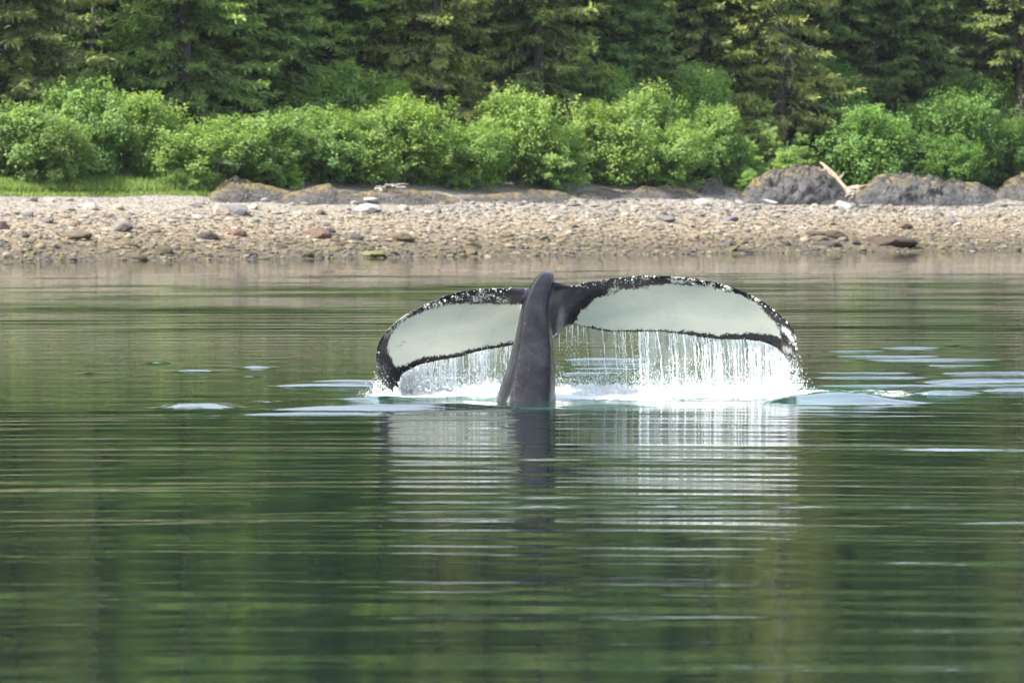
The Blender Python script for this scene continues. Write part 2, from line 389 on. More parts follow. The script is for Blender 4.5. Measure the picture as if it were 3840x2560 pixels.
def scatter(name, protos, pos, scale, rotz, cols, mat, parent=None, smooth=False, tiltv=None):
    Vs, Fs, Cs, off = [], [], [], 0
    k = rng.integers(0, len(protos), len(pos))
    for q, (v, f) in enumerate(protos):
        idx = np.where(k == q)[0]
        if not len(idx): continue
        c, s = np.cos(rotz[idx])[:, None], np.sin(rotz[idx])[:, None]
        vv = v[None] * scale[idx][:, None, :]
        if tiltv is not None:
            a = tiltv[idx][:, None]; yz = vv[..., 1] * np.cos(a) - vv[..., 2] * np.sin(a); zz = vv[..., 1] * np.sin(a) + vv[..., 2] * np.cos(a)
            vv = np.stack([vv[..., 0], yz, zz], -1)
        vv = np.stack([vv[..., 0] * c - vv[..., 1] * s, vv[..., 0] * s + vv[..., 1] * c, vv[..., 2]], -1) + pos[idx][:, None, :]
        n = v.shape[0]
        Fs.append((f[None] + (np.arange(len(idx)) * n)[:, None, None] + off).reshape(-1, f.shape[1]))
        Vs.append(vv.reshape(-1, 3)); Cs.append(np.repeat(cols[idx], n, 0)); off += n * len(idx)
    me = mesh_from(name, np.concatenate(Vs), np.concatenate(Fs), smooth, np.concatenate(Cs))
    return link(name, me, mat, parent)
def cobble_material():
    g = N('cobbles'); c = g.mix(1.0, g.attr('tint', 'Color'), g.ramp(g.noise(14, 3, 0.6, g.pos()), [(0.3, (0.7, 0.7, 0.7)), (0.7, (1.15, 1.12, 1.1))]), 'MULTIPLY')
    g.bs(Base_Color=c, Roughness=0.85); return g.m
NC = 23000
x, y, z, t = beach_points(NC, -0.4, 14.5, 25.0, 0.9)
s = 0.040 + 0.105 * rng.random(NC) ** 3.6; s *= np.where((t > 10.5) & (x < -3), 0.42, np.where(t > 12, 0.7, 1.0))
protos = [rock_mesh('c', 90 + i, 1, 0.62, 0.35, 0.7) for i in range(6)]
x = np.where(rng.random(NC) < 0.12, x * 2.4, x); y = shore(x) + t; z = terr(t) + bnoise(x, y)
ob = scatter('cobbles', protos, np.stack([x, y, z + s * 0.15], 1), np.stack([s * rng.uniform(1.0, 1.7, NC), s, s * rng.uniform(.5, .9, NC)], 1), rng.normal(0, 0.5, NC), zone_col(z, NC), cobble_material())
tag(ob, 'countless small cobbles and pebbles strewn over the whole beach', 'cobbles', kind='stuff')

# ------------------------------------------------------------------ bedrock outcrops
def rock_material(name, base, lichen=0.0, warm=(0.34, 0.30, 0.27)):
    g = N(name); p = g.pos()
    n = g.noise(0.9, 8, 0.68, p, 0.4); n2 = g.noise(4.5, 6, 0.7, g.pos((1, 1, 2.2)))
    c = g.ramp(n, [(0.3, tuple(q * 0.55 for q in base)), (0.5, base), (0.7, warm)])
    c = g.mix(1.0, c, g.ramp(n2, [(0.32, (0.35, 0.35, 0.36)), (0.47, (0.95, 0.95, 0.95)), (0.75, (1.18, 1.15, 1.12))]), 'MULTIPLY')
    v = g.new('TexVoronoi', feature='DISTANCE_TO_EDGE'); v.inputs['Scale'].default_value = 1.5; v.inputs['Randomness'].default_value = 1.0
    wp = g.new('VectorMath', operation='MULTIPLY_ADD'); wn_ = g.new('TexNoise'); wn_.inputs['Scale'].default_value = 1.3; g.set(wn_.inputs['Vector'], p)
    g.t.links.new(wn_.outputs['Color'], wp.inputs[0]); wp.inputs[1].default_value = (0.9, 0.9, 0.9); g.set(wp.inputs[2], g.pos((1, 1, 2.0))); g.t.links.new(wp.outputs[0], v.inputs['Vector'])
    crack = g.mrange(v.outputs['Distance'], 0.0, 0.05)
    if lichen:
        geo = g.new('NewGeometry'); sx = g.new('SeparateXYZ'); g.t.links.new(geo.outputs['Normal'], sx.inputs[0])
        f = g.math('MULTIPLY', g.math('MULTIPLY', g.mrange(sx.outputs['Z'], 0.45, 0.8), g.attr('top')), g.mrange(g.noise(2.2, 5, 0.65, p), 0.5 - 0.3 * lichen, 0.62), clamp=True)
        c = g.mix(f, c, g.ramp(g.noise(7, 3, 0.5, p), [(0.35, (0.11, 0.14, 0.03)), (0.6, (0.24, 0.13, 0.04))]))
    g.bs(Base_Color=c, Roughness=0.82)
    g.bump(g.math('ADD', g.math('MULTIPLY', crack, 0.8), g.math('ADD', n2, g.math('MULTIPLY', g.noise(13, 5, 0.7, p), 0.5))), 1.0, 0.12)
    return g.m
def outcrop(outline, t0, depth, mat, label, seed, name='rock_outcrop'):
    ol = np.array(outline, float); n, nv = 150, 44
    pxs = np.linspace(ol[0, 0], ol[-1, 0], n); top = np.interp(pxs, ol[:, 0], ol[:, 1])
    u = np.linspace(-1, 1, n); endw = np.clip(1 - np.abs(u) ** 6, 0, 1) ** 0.5
    V, TP = [], []
    for i, px in enumerate(pxs):
        row = [place(px, t0 + depth * q) for q in (0, 1)]
        yc = row[0][1] * 0.55 + row[1][1] * 0.45
        zc = CAMH + (HOR - top[i]) / FPX * yc
        for v in np.linspace(0, 1, nv):
            x, y = row[0][:2] * (1 - v) + row[1][:2] * v
            zb = float(terr(y - shore(x))) - 0.25
            pr = min(1, (v / 0.45)) if v < 0.45 else min(1, (1 - v) / 0.3)
            pr = max(0, pr) ** 0.62
            V.append((x, y, zb + (max(zc, zb + 0.05) - zb) * pr * endw[i])); TP.append(pr)
    V = np.array(V); TP = np.array(TP)
    amp = np.clip(V[:, 2] - terr(V[:, 1] - shore(V[:, 0])) + 0.15, 0.0, 0.9)
    rid = 1 - np.abs(fbm(V[:, 0] * 0.8, V[:, 1] * 0.8, V[:, 2] * 1.4, 5, seed)) * 2
    V[:, 2] += amp * (0.34 * (rid - 0.6) + 0.24 * fbm(V[:, 0] * 2.6, V[:, 1] * 2.6, V[:, 2], 4, seed + 3))
    V[:, 1] += amp * 0.85 * fbm(V[:, 0] * 1.3, V[:, 2] * 1.8, 0, 5, seed + 9)
    c = np.array([V[:, 0].mean(), V[:, 1].mean(), V[:, 2].min()])
    me = mesh_from(name, V - c, grid_faces(n, nv), False, attrs={'top': sstep(0.55, 0.95, TP)})
    return tag(link(name, me, mat, loc=c), label, 'rock', 'bedrock at the top of the beach')
MR_A = rock_material('bedrock_brown', (0.08, 0.072, 0.066), 0.35, (0.112, 0.098, 0.086))
MR_L = rock_material('bedrock_lichen', (0.08, 0.071, 0.064), 1.3, (0.112, 0.098, 0.086))
MR_B = rock_material('bedrock_grey', (0.070, 0.067, 0.066), 0.2, (0.098, 0.092, 0.089))
outcrop([(470, 450), (500, 428), (540, 413), (580, 420), (620, 428), (690, 446)], 12.6, 3.2, MR_L, 'low rock capped with orange lichen, left end of the bedrock', 1)
outcrop([(600, 452), (660, 442), (735, 428), (760, 426), (775, 437), (830, 442), (880, 438), (960, 437), (1020, 446), (1090, 460)], 11.8, 4.0, MR_A, 'long low brown bedrock shelf above the left fluke, with a small driftwood pile', 2)
outcrop([(1030, 458), (1080, 448), (1150, 444), (1230, 438), (1300, 440), (1330, 450)], 12.4, 3.6, MR_A, 'low rounded bedrock hump straight above the whale tail', 3)
outcrop([(1300, 452), (1340, 438), (1390, 434), (1430, 442), (1470, 430), (1530, 426), (1590, 434), (1640, 446)], 13.4, 3.6, MR_A, 'shaded low bedrock under the bushes right of the whale tail', 4)
outcrop([(1600, 438), (1616, 414), (1655, 412), (1668, 436)], 14.6, 1.8, MR_B, 'small square dark rock between bedrock and young spruces', 5)
outcrop([(1690, 448), (1730, 414), (1770, 396), (1830, 384), (1880, 388), (1920, 412), (1955, 446)], 12.2, 5.0, MR_B, 'domed grey rock outcrop left of the driftwood stump', 6)
outcrop([(1950, 448), (1985, 425), (2010, 404), (2060, 402), (2130, 408), (2200, 418), (2260, 424), (2310, 446)], 12.0, 5.0, MR_B, 'long grey rock outcrop right of the driftwood stump', 7)
outcrop([(2270, 450), (2310, 420), (2352, 404), (2420, 396), (2500, 430)], 13.0, 4.5, MR_A, 'brown rock cut off by the right edge of the photo', 8)

# ------------------------------------------------------------------ tubes (driftwood, trunks, stems)
def tube(path, radii, sides=7, rough=0.0, seed=0, cap=True):
    P = np.array(path, float); n = len(P); rr = np.array(radii, float)
    T = np.gradient(P, axis=0); T /= np.linalg.norm(T, axis=1)[:, None] + 1e-9
    ref = np.where(np.abs(T[:, 2:3]) > 0.9, np.array([[1.0, 0, 0]]), np.array([[0, 0, 1.0]]))
    A = np.cross(T, ref); A /= np.linalg.norm(A, axis=1)[:, None] + 1e-9; B = np.cross(T, A)
    an = np.linspace(0, 2 * np.pi, sides, endpoint=False)
    ra = rr[:, None] * (1 + rough * vnoise(np.cos(an)[None] * 1.6 + seed, np.sin(an)[None] * 1.6, np.arange(n)[:, None] * 0.8, seed))
    V = P[:, None] + ra[..., None] * (np.cos(an)[None, :, None] * A[:, None] + np.sin(an)[None, :, None] * B[:, None])
    i, j = np.meshgrid(np.arange(n - 1), np.arange(sides), indexing='ij'); j2 = (j + 1) % sides
    F = np.stack([i * sides + j, i * sides + j2, (i + 1) * sides + j2, (i + 1) * sides + j], -1).reshape(-1, 4)
    return V.reshape(-1, 3), F
def join(parts):
    Vs, Fs, o = [], [], 0
    for v, f in parts: Vs.append(v); Fs.append(f + o); o += len(v)
    return np.concatenate(Vs), np.concatenate(Fs)
def wood_material(name, a, b):
    g = N(name); c = g.ramp(g.noise(6, 6, 0.65, g.coord('Object', (1, 1, 0.35))), [(0.3, a), (0.65, b)])
    g.bs(Base_Color=c, Roughness=0.85); g.bump(g.noise(18, 4, 0.6, g.coord('Object', (1, 1, 0.25))), 0.7, 0.02); return g.m
M_DRIFT = wood_material('driftwood', (0.13, 0.085, 0.055), (0.33, 0.26, 0.195))
M_GREYWOOD = wood_material('weathered_wood', (0.13, 0.115, 0.10), (0.26, 0.24, 0.215))
def curve_pts(pts, n=14):
    pts = np.array(pts, float); s = np.linspace(0, len(pts) - 1, n); i = np.minimum(s.astype(int), len(pts) - 2); f = s - i
    g = lambda k: pts[np.clip(k, 0, len(pts) - 1)]
    p0, p1, p2, p3 = g(i - 1), g(i), g(i + 1), g(i + 2); f = f[:, None]
    return 0.5 * ((2 * p1) + (-p0 + p2) * f + (2 * p0 - 5 * p1 + 4 * p2 - p3) * f ** 2 + (-p0 + 3 * p1 - 3 * p2 + p3) * f ** 3)
def driftwood():
    Y = float(place(1955, 12.0)[1]) - 0.2; c = W(1955, 452, Y)
    root = empty('driftwood_stump', c)
    tag(root, 'bleached driftwood tree stump with forked trunk between the two grey outcrops', 'driftwood')
    L = lambda px, py, dy=0: W(px, py, Y + dy) - c
    def part(name, pts, rads, m, sd):
        p = curve_pts(pts, 16); r = np.interp(np.linspace(0, 1, 16), np.linspace(0, 1, len(rads)), rads)
        v, f = tube(p, r, 9, 0.5, sd); link(name, mesh_from(name, v, f, False), m, root)
    part('trunk', [L(1958, 449), L(1944, 432, .1), L(1918, 404, .5), L(1884, 372, 1.0)], [0.10, 0.09, 0.07, 0.12, 0.03], M_DRIFT, 1)
    part('limb', [L(1948, 438), L(1965, 430, -.1), L(1985, 427, -.1), L(2000, 421, 0)], [0.13, 0.10, 0.05, 0.02], M_DRIFT, 2)
    part('root_ball', [L(1947, 440), L(1956, 448, -.1), L(1961, 460, -.15)], [0.14, 0.24, 0.20, 0.05], M_GREYWOOD, 3)
    part('snag', [L(1896, 385, .8), L(1888, 392, .7), L(1866, 380, .6)], [0.07, 0.04, 0.012], M_DRIFT, 4)
    part('snag', [L(1925, 410, .4), L(1935, 402, .4), L(1938, 394, .5)], [0.06, 0.03, 0.01], M_DRIFT, 5)
driftwood()
def wood_pile():
    p = place(895, 13.6); Y = p[1] - 0.1; c = W(895, 437, Y); root = empty('driftwood_pile', c)
    tag(root, 'small heap of white driftwood sticks on the brown bedrock shelf', 'driftwood')
    for k, (a, b, r) in enumerate([((860, 434), (932, 430), 0.07), ((870, 438), (905, 422), 0.05), ((884, 424), (925, 437), 0.05), ((878, 440), (872, 426), 0.04), ((900, 428), (938, 423), 0.04), ((862, 428), (890, 436), 0.035)]):
        A, B = W(*a, Y - 0.12 * k) - c, W(*b, Y + 0.2 - 0.1 * k) - c
        v, f = tube(curve_pts([A, (A + B) / 2 + np.array([0, 0, 0.06]), B], 8), np.linspace(r, r * 0.5, 8), 7, 0.4, k)
        link('stick', mesh_from('stick', v, f), M_GREYWOOD, root)
wood_pile()

# ------------------------------------------------------------------ foliage
def leaf_material(name, base, tip, transl=0.35, rough=0.55, tinted=True):
    g = N(name); oi = g.new('ObjectInfo')
    t = g.attr('tip'); rn = g.attr('rnd')
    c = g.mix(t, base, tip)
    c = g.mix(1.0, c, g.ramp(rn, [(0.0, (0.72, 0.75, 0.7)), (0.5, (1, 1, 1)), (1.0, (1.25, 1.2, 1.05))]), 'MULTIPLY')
    c = g.mix(1.0, c, oi.outputs['Color'], 'MULTIPLY')
    g.bs(Base_Color=c, Roughness=rough, Specular_IOR_Level=0.25)
    tr = g.new('BsdfTranslucent'); g.set(tr.inputs['Color'], g.mix(1.0, c, (1.1, 1.25, 0.6), 'MULTIPLY'))
    mx = g.new('MixShader'); mx.inputs[0].default_value = transl
    g.t.links.new(g.b.outputs[0], mx.inputs[1]); g.t.links.new(tr.outputs[0], mx.inputs[2]); g.t.links.new(mx.outputs[0], g.out.inputs['Surface'])
    return g.m
def blades(C, D, Wd, L, Nrm, tip, rnd, name):
    """diamond leaves: base C, direction D, width Wd, length L, side vector from normal Nrm"""
    S = np.cross(D, Nrm); S /= np.linalg.norm(S, axis=1)[:, None] + 1e-9
    L, Wd = L[:, None], Wd[:, None]
    up = np.cross(S, D)
    V = np.stack([C, C + D * L * 0.5 + S * Wd * 0.5 + up * Wd * 0.12, C + D * L, C + D * L * 0.5 - S * Wd * 0.5 + up * Wd * 0.12], 1)
    n = len(C); F = np.arange(n * 4).reshape(n, 4)
    return mesh_from(name, V.reshape(-1, 3), F, False, attrs={'tip': np.repeat(tip, 4), 'rnd': np.repeat(rnd, 4)})
def unit(v): return v / (np.linalg.norm(v, axis=-1, keepdims=True) + 1e-9)
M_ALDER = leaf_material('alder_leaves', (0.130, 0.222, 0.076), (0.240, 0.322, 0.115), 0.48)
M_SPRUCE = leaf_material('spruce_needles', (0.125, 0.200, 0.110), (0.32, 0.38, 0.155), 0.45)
M_BARK = wood_material('bark', (0.035, 0.029, 0.025), (0.11, 0.092, 0.078))

def alder_mesh(seed, w=4.1, h=3.2, nleaf=21500):
    rg = np.random.default_rng(seed)
    nl = 12                                     # lobes: each a stem head
    lob = [(0.0, 0.0, 0.60 * h, 0.30 * w)]
    for k in range(nl):
        a = k / nl * 6.28 + rg.uniform(-.4, .4); d = rg.uniform(0.16, 0.36) * w
        lob.append((math.cos(a) * d, math.sin(a) * d, rg.uniform(0.22, 0.80) * h, rg.uniform(0.13, 0.22) * w))
    for k in range(7):
        a = rg.uniform(0, 6.28); d = rg.uniform(0.05, 0.30) * w
        lob.append((math.cos(a) * d, math.sin(a) * d, rg.uniform(0.70, 0.90) * h, rg.uniform(0.08, 0.14) * w))
    lob = np.array(lob); area = lob[:, 3] ** 2; nc = 420
    k = rg.choice(len(lob), nc, p=area / area.sum())
    d = unit(rg.normal(size=(nc, 3)) + np.array([0, 0, 0.35]))
    cc = lob[k, :3] + d * (lob[k, 3] * rg.uniform(0.65, 1.38, nc))[:, None]
    cc += 0.34 * np.stack([vnoise(cc[:, 0] * 1.1, cc[:, 1] * 1.1, cc[:, 2] * 1.1 + seed * 3, 200 + q) for q in range(3)], 1)
    nsp = 70                                   # leading shoots that break the outline
    kk = rg.choice(len(lob), nsp); aa = rg.uniform(0, 6.28, nsp); q0 = lob[kk, :3] + np.stack([np.cos(aa), np.sin(aa), 1.5 + 0 * aa], 1) * (lob[kk, 3] * 0.55)[:, None]
    cc[:nsp] = q0 + np.stack([np.cos(aa) * .22, np.sin(aa) * .22, rg.uniform(0.1, 0.55, nsp)], 1)
    cc[:, 2] = np.maximum(cc[:, 2], 0.05 * h + 0.2 * rg.random(nc))
    per = nleaf // nc; rad = rg.uniform(0.10, 0.26, nc)
    off = rg.normal(size=(nc, per, 3)) * np.array([1, 1, 0.7]) * rad[:, None, None] * 0.62
    shoot = unit(d + np.array([0, 0, 0.9]) + rg.normal(size=(nc, 3)) * 0.45)                     # leaves sit along leading shoots
    off += shoot[:, None] * (rg.uniform(-0.42, 0.42, (nc, per, 1)) * rg.uniform(0.5, 1.25, (nc, 1, 1)))
    C = (cc[:, None] + off).reshape(-1, 3); dd = np.repeat(d, per, 0)
    n = len(C)
    nr = unit(dd * 0.8 + np.array([0, 0, 0.75]) + rg.normal(size=(n, 3)) * 0.45)
    D = unit(np.cross(nr, rg.normal(size=(n, 3)))); D[:, 2] -= 0.35; D = unit(D)
    L = rg.uniform(0.085, 0.155, n)
    rn = np.clip(np.repeat(rg.random(nc), per) * 0.55 + rg.random(n) * 0.45, 0, 1)
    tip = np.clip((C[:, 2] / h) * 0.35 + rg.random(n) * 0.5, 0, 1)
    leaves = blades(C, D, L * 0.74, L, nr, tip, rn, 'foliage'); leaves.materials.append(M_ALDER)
    st = []
    for q in lob[:12]:
        p = curve_pts([(q[0] * .12, q[1] * .12, -0.3), (q[0] * .45, q[1] * .45, q[2] * .45), (q[0], q[1], q[2] + 0.2)], 7)
        st.append(tube(p, np.linspace(0.045, 0.012, 7), 5))
    stems = mesh_from('stems', *join(st)); stems.materials.append(M_BARK)
    return leaves, stems
ALD = [alder_mesh(100 + i) for i in range(6)]

def spruce_mesh(seed, H=24.0, Rr=3.3, z0=0.3, gap=0.40, nb=8, tw=17.0, per=4, thin=1.0, blade=1.85):
    rg = np.random.default_rng(seed)
    Cs, Ds, Ls, Ws, Ns, Ts, Rs, wood = [], [], [], [], [], [], [], []
    trunk_r = 0.011 * H
    z = z0
    while z < H - 0.3:
        nbr = max(3, int(nb * rg.uniform(0.7, 1.25)))
        for b in range(nbr):
            if rg.random() > thin: continue
            a = rg.uniform(0, 6.28); fz = z / H
            L = Rr * (1 - fz) ** 0.75 * rg.uniform(0.55, 1.15) + 0.15
            m = max(5, int(L / 0.25)); s = np.linspace(0, 1, m)
            rise = rg.uniform(-0.25, 0.20) - 0.12 * (1 - fz)
            zz = z + rg.uniform(-.15, .15) + L * (rise * s - 0.30 * s ** 2 * (1 - fz * 0.6) + 0.20 * s ** 4)
            bend = rg.normal(0, 0.12)
            dirx, diry = np.cos(a + bend * s), np.sin(a + bend * s)
            P = np.stack([dirx * L * s, diry * L * s, zz], 1)
            if L > 0.8: wood.append(tube(P[::2] if m > 6 else P, np.linspace(0.028 * L ** 0.5, 0.006, len(P[::2] if m > 6 else P)), 4))
            nt = int(tw * L); u = rg.uniform(0.06, 1.0, nt) ** 0.7
            i = np.minimum((u * (m - 1)).astype(int), m - 2); f = (u * (m - 1) - i)[:, None]
            base = P[i] * (1 - f) + P[i + 1] * f
            T = unit(P[i + 1] - P[i]); side = np.stack([-diry[i], dirx[i], 0 * u], 1) * np.where(rg.random(nt) < .5, 1, -1)[:, None]
            td = unit(T * rg.uniform(0.5, 1.1, (nt, 1)) + side * rg.uniform(0.1, 1.0, (nt, 1)) + np.array([0, 0, -0.22]) + rg.normal(size=(nt, 3)) * 0.14)
            tl = (0.20 + 0.34 * (1 - u)) * rg.uniform(0.7, 1.25, nt) * min(1.25, 0.55 + 0.25 * L)
            br = rg.random()
            for q in range(per):
                w = (q + rg.random(nt)) / per
                c0 = base + td * (tl * w)[:, None]
                dr = unit(td + rg.normal(size=(nt, 3)) * 0.38 + np.array([0, 0, -0.05]))
                Cs.append(c0); Ds.append(dr); Ls.append(rg.uniform(0.10, 0.22, nt) * blade); Ws.append(rg.uniform(0.030, 0.065, nt) * blade)
                Ns.append(unit(np.array([0, 0, 1.0]) + rg.normal(size=(nt, 3)) * 0.5))
                Ts.append(np.clip(u * 0.55 + w * 0.35 + rg.normal(0, 0.15, nt), 0, 1)); Rs.append(np.clip(0.55 * br + 0.45 * rg.random(nt), 0, 1))
        z += gap * rg.uniform(0.7, 1.3) * (1 if z < 12 else 1.6)
    crown = blades(np.concatenate(Cs), np.concatenate(Ds), np.concatenate(Ws), np.concatenate(Ls), np.concatenate(Ns), np.concatenate(Ts), np.concatenate(Rs), 'crown')
    crown.materials.append(M_SPRUCE)
    zt = np.linspace(-1.0, H, 16)
    path = np.stack([0.06 * np.sin(zt * 0.5 + seed), 0.06 * np.cos(zt * 0.4 + seed), zt], 1)
    wood.insert(0, tube(path, np.clip(trunk_r * (1 - zt / H) + 0.02, 0.02, 1) * np.where(zt < 0, 1.25, 1), 9, 0.2, seed))
    tr = mesh_from('trunk', *join(wood)); tr.materials.append(M_BARK)
    return crown, tr
SPR = [spruce_mesh(200, 23, 3.7), spruce_mesh(201, 21, 3.2), spruce_mesh(202, 24, 4.0), spruce_mesh(203, 20, 3.0), spruce_mesh(204, 24, 3.4, thin=0.75, tw=13)]
YOUNG = [spruce_mesh(210, 3.2, 1.1, 0.1, 0.2, 7, 30, 4, blade=1.1), spruce_mesh(211, 2.4, 1.0, 0.05, 0.18, 7, 30, 4, blade=1.1)]

def tree(name, parts, names, loc, s, rz, color, label, cat, group):
    root = empty(name, loc, rz, s); tag(root, label, cat, group)
    for me, nm in zip(parts, names):
        o = link(nm, me, parent=root)
        if nm == 'crown': o.color = (*[0.34 + 0.72 * q for q in color], 1)
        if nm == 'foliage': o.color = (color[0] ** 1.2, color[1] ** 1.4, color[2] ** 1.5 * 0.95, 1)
    return root
GA = 'alder bushes along the top of the beach'
# centre column, top row, base distance, variant, width factor, colour, label
ALDERS = [
 (20, 262, 17.5, 0, 1.10, (1.0, 1.0, 1.0), 'bright green alder bush cut by the left edge of the photo, behind the grass'),
 (105, 285, 17.0, 3, 0.95, (1.05, 1.0, .95), 'lower green alder bush, second from the left edge, behind the grass'),
 (180, 214, 19.0, 1, 1.0, (1.0, 1.05, 1.0), 'taller green alder bush below the dark forest gap, third from the left edge'),
 (318, 244, 18.6, 2, 1.1, (1.08, 1.05, .95), 'wide light green alder bush right of the dark forest gap'),
 (405, 305, 16.8, 4, 1.05, (1.1, 1.08, .95), 'round front alder bush behind the tall grass clump'),
 (520, 292, 17.4, 5, 1.0, (1.05, 1.05, .95), 'alder bush directly above the orange lichen rock'),
 (605, 285, 17.8, 0, 1.0, (1.0, 1.02, 1.0), 'alder bush just right of the one over the orange lichen rock'),
 (700, 262, 18.4, 3, 1.05, (.98, 1.02, 1.0), 'green alder bush over the left part of the brown bedrock shelf'),
 (775, 172, 23.0, 1, 1.05, (.98, 1.02, .95), 'tall darker alder bush standing behind and above the others, left of centre'),
 (815, 280, 17.5, 2, 1.05, (1.08, 1.05, .95), 'light green alder bush over the driftwood sticks, left of them'),
 (930, 248, 17.8, 4, 1.15, (1.1, 1.07, .92), 'broad light green alder bush over the driftwood sticks, right of them'),
 (900, 225, 22.0, 5, 0.9, (1.15, 1.1, .8), 'small yellowish alder bush showing behind the broad light green one'),
 (1085, 300, 16.8, 1, 0.95, (1.0, 1.05, .9), 'lower alder bush left of the whale tail tip, with a dark hollow at its left'),
 (1190, 232, 17.8, 0, 1.05, (1.12, 1.08, .95), 'big light green alder bush straight above the left fluke root'),
 (1265, 300, 16.8, 3, 0.95, (1.05, 1.05, .95), 'lower front alder bush straight above the whale tail peak'),
 (1395, 262, 17.5, 2, 1.15, (1.1, 1.06, .95), 'light green alder bush above the inner right fluke'),
 (1395, 182, 23.0, 5, 0.85, (1.0, 1.05, .95), 'upright alder bush standing up behind the row, above the inner right fluke'),
 (1480, 220, 20.0, 4, 1.0, (1.08, 1.06, .95), 'tall alder bush in the densest row, above the middle of the right fluke'),
 (1540, 300, 16.9, 1, 1.1, (1.05, 1.05, .95), 'round front alder bush over the shaded bedrock'),
 (1605, 176, 22.0, 0, 0.95, (1.0, 1.08, .95), 'bright alder bush high up, left of the brown spruce with bare trunk'),
 (1630, 270, 18.5, 5, 1.0, (1.0, 1.02, .95), 'alder bush at the right end of the bright row, beside the young spruces'),
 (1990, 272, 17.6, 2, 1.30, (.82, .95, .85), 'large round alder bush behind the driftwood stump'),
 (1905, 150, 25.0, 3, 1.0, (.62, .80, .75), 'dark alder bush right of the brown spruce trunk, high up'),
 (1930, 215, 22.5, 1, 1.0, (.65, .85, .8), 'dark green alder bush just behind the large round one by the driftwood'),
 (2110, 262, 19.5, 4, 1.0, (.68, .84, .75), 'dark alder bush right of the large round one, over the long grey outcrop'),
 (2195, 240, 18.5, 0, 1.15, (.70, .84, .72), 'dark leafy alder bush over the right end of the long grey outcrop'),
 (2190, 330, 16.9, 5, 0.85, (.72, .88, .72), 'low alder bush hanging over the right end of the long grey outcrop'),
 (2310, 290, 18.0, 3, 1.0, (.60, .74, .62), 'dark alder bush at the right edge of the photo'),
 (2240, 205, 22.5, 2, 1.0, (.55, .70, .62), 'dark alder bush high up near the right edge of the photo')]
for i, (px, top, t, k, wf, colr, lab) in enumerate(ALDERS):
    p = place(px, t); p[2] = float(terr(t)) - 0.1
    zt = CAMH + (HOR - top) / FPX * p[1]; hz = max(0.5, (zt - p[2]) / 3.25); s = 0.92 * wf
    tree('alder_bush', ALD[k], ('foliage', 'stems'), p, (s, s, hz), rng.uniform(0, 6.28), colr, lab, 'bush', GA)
GS = 'spruce trees behind the alder bushes'
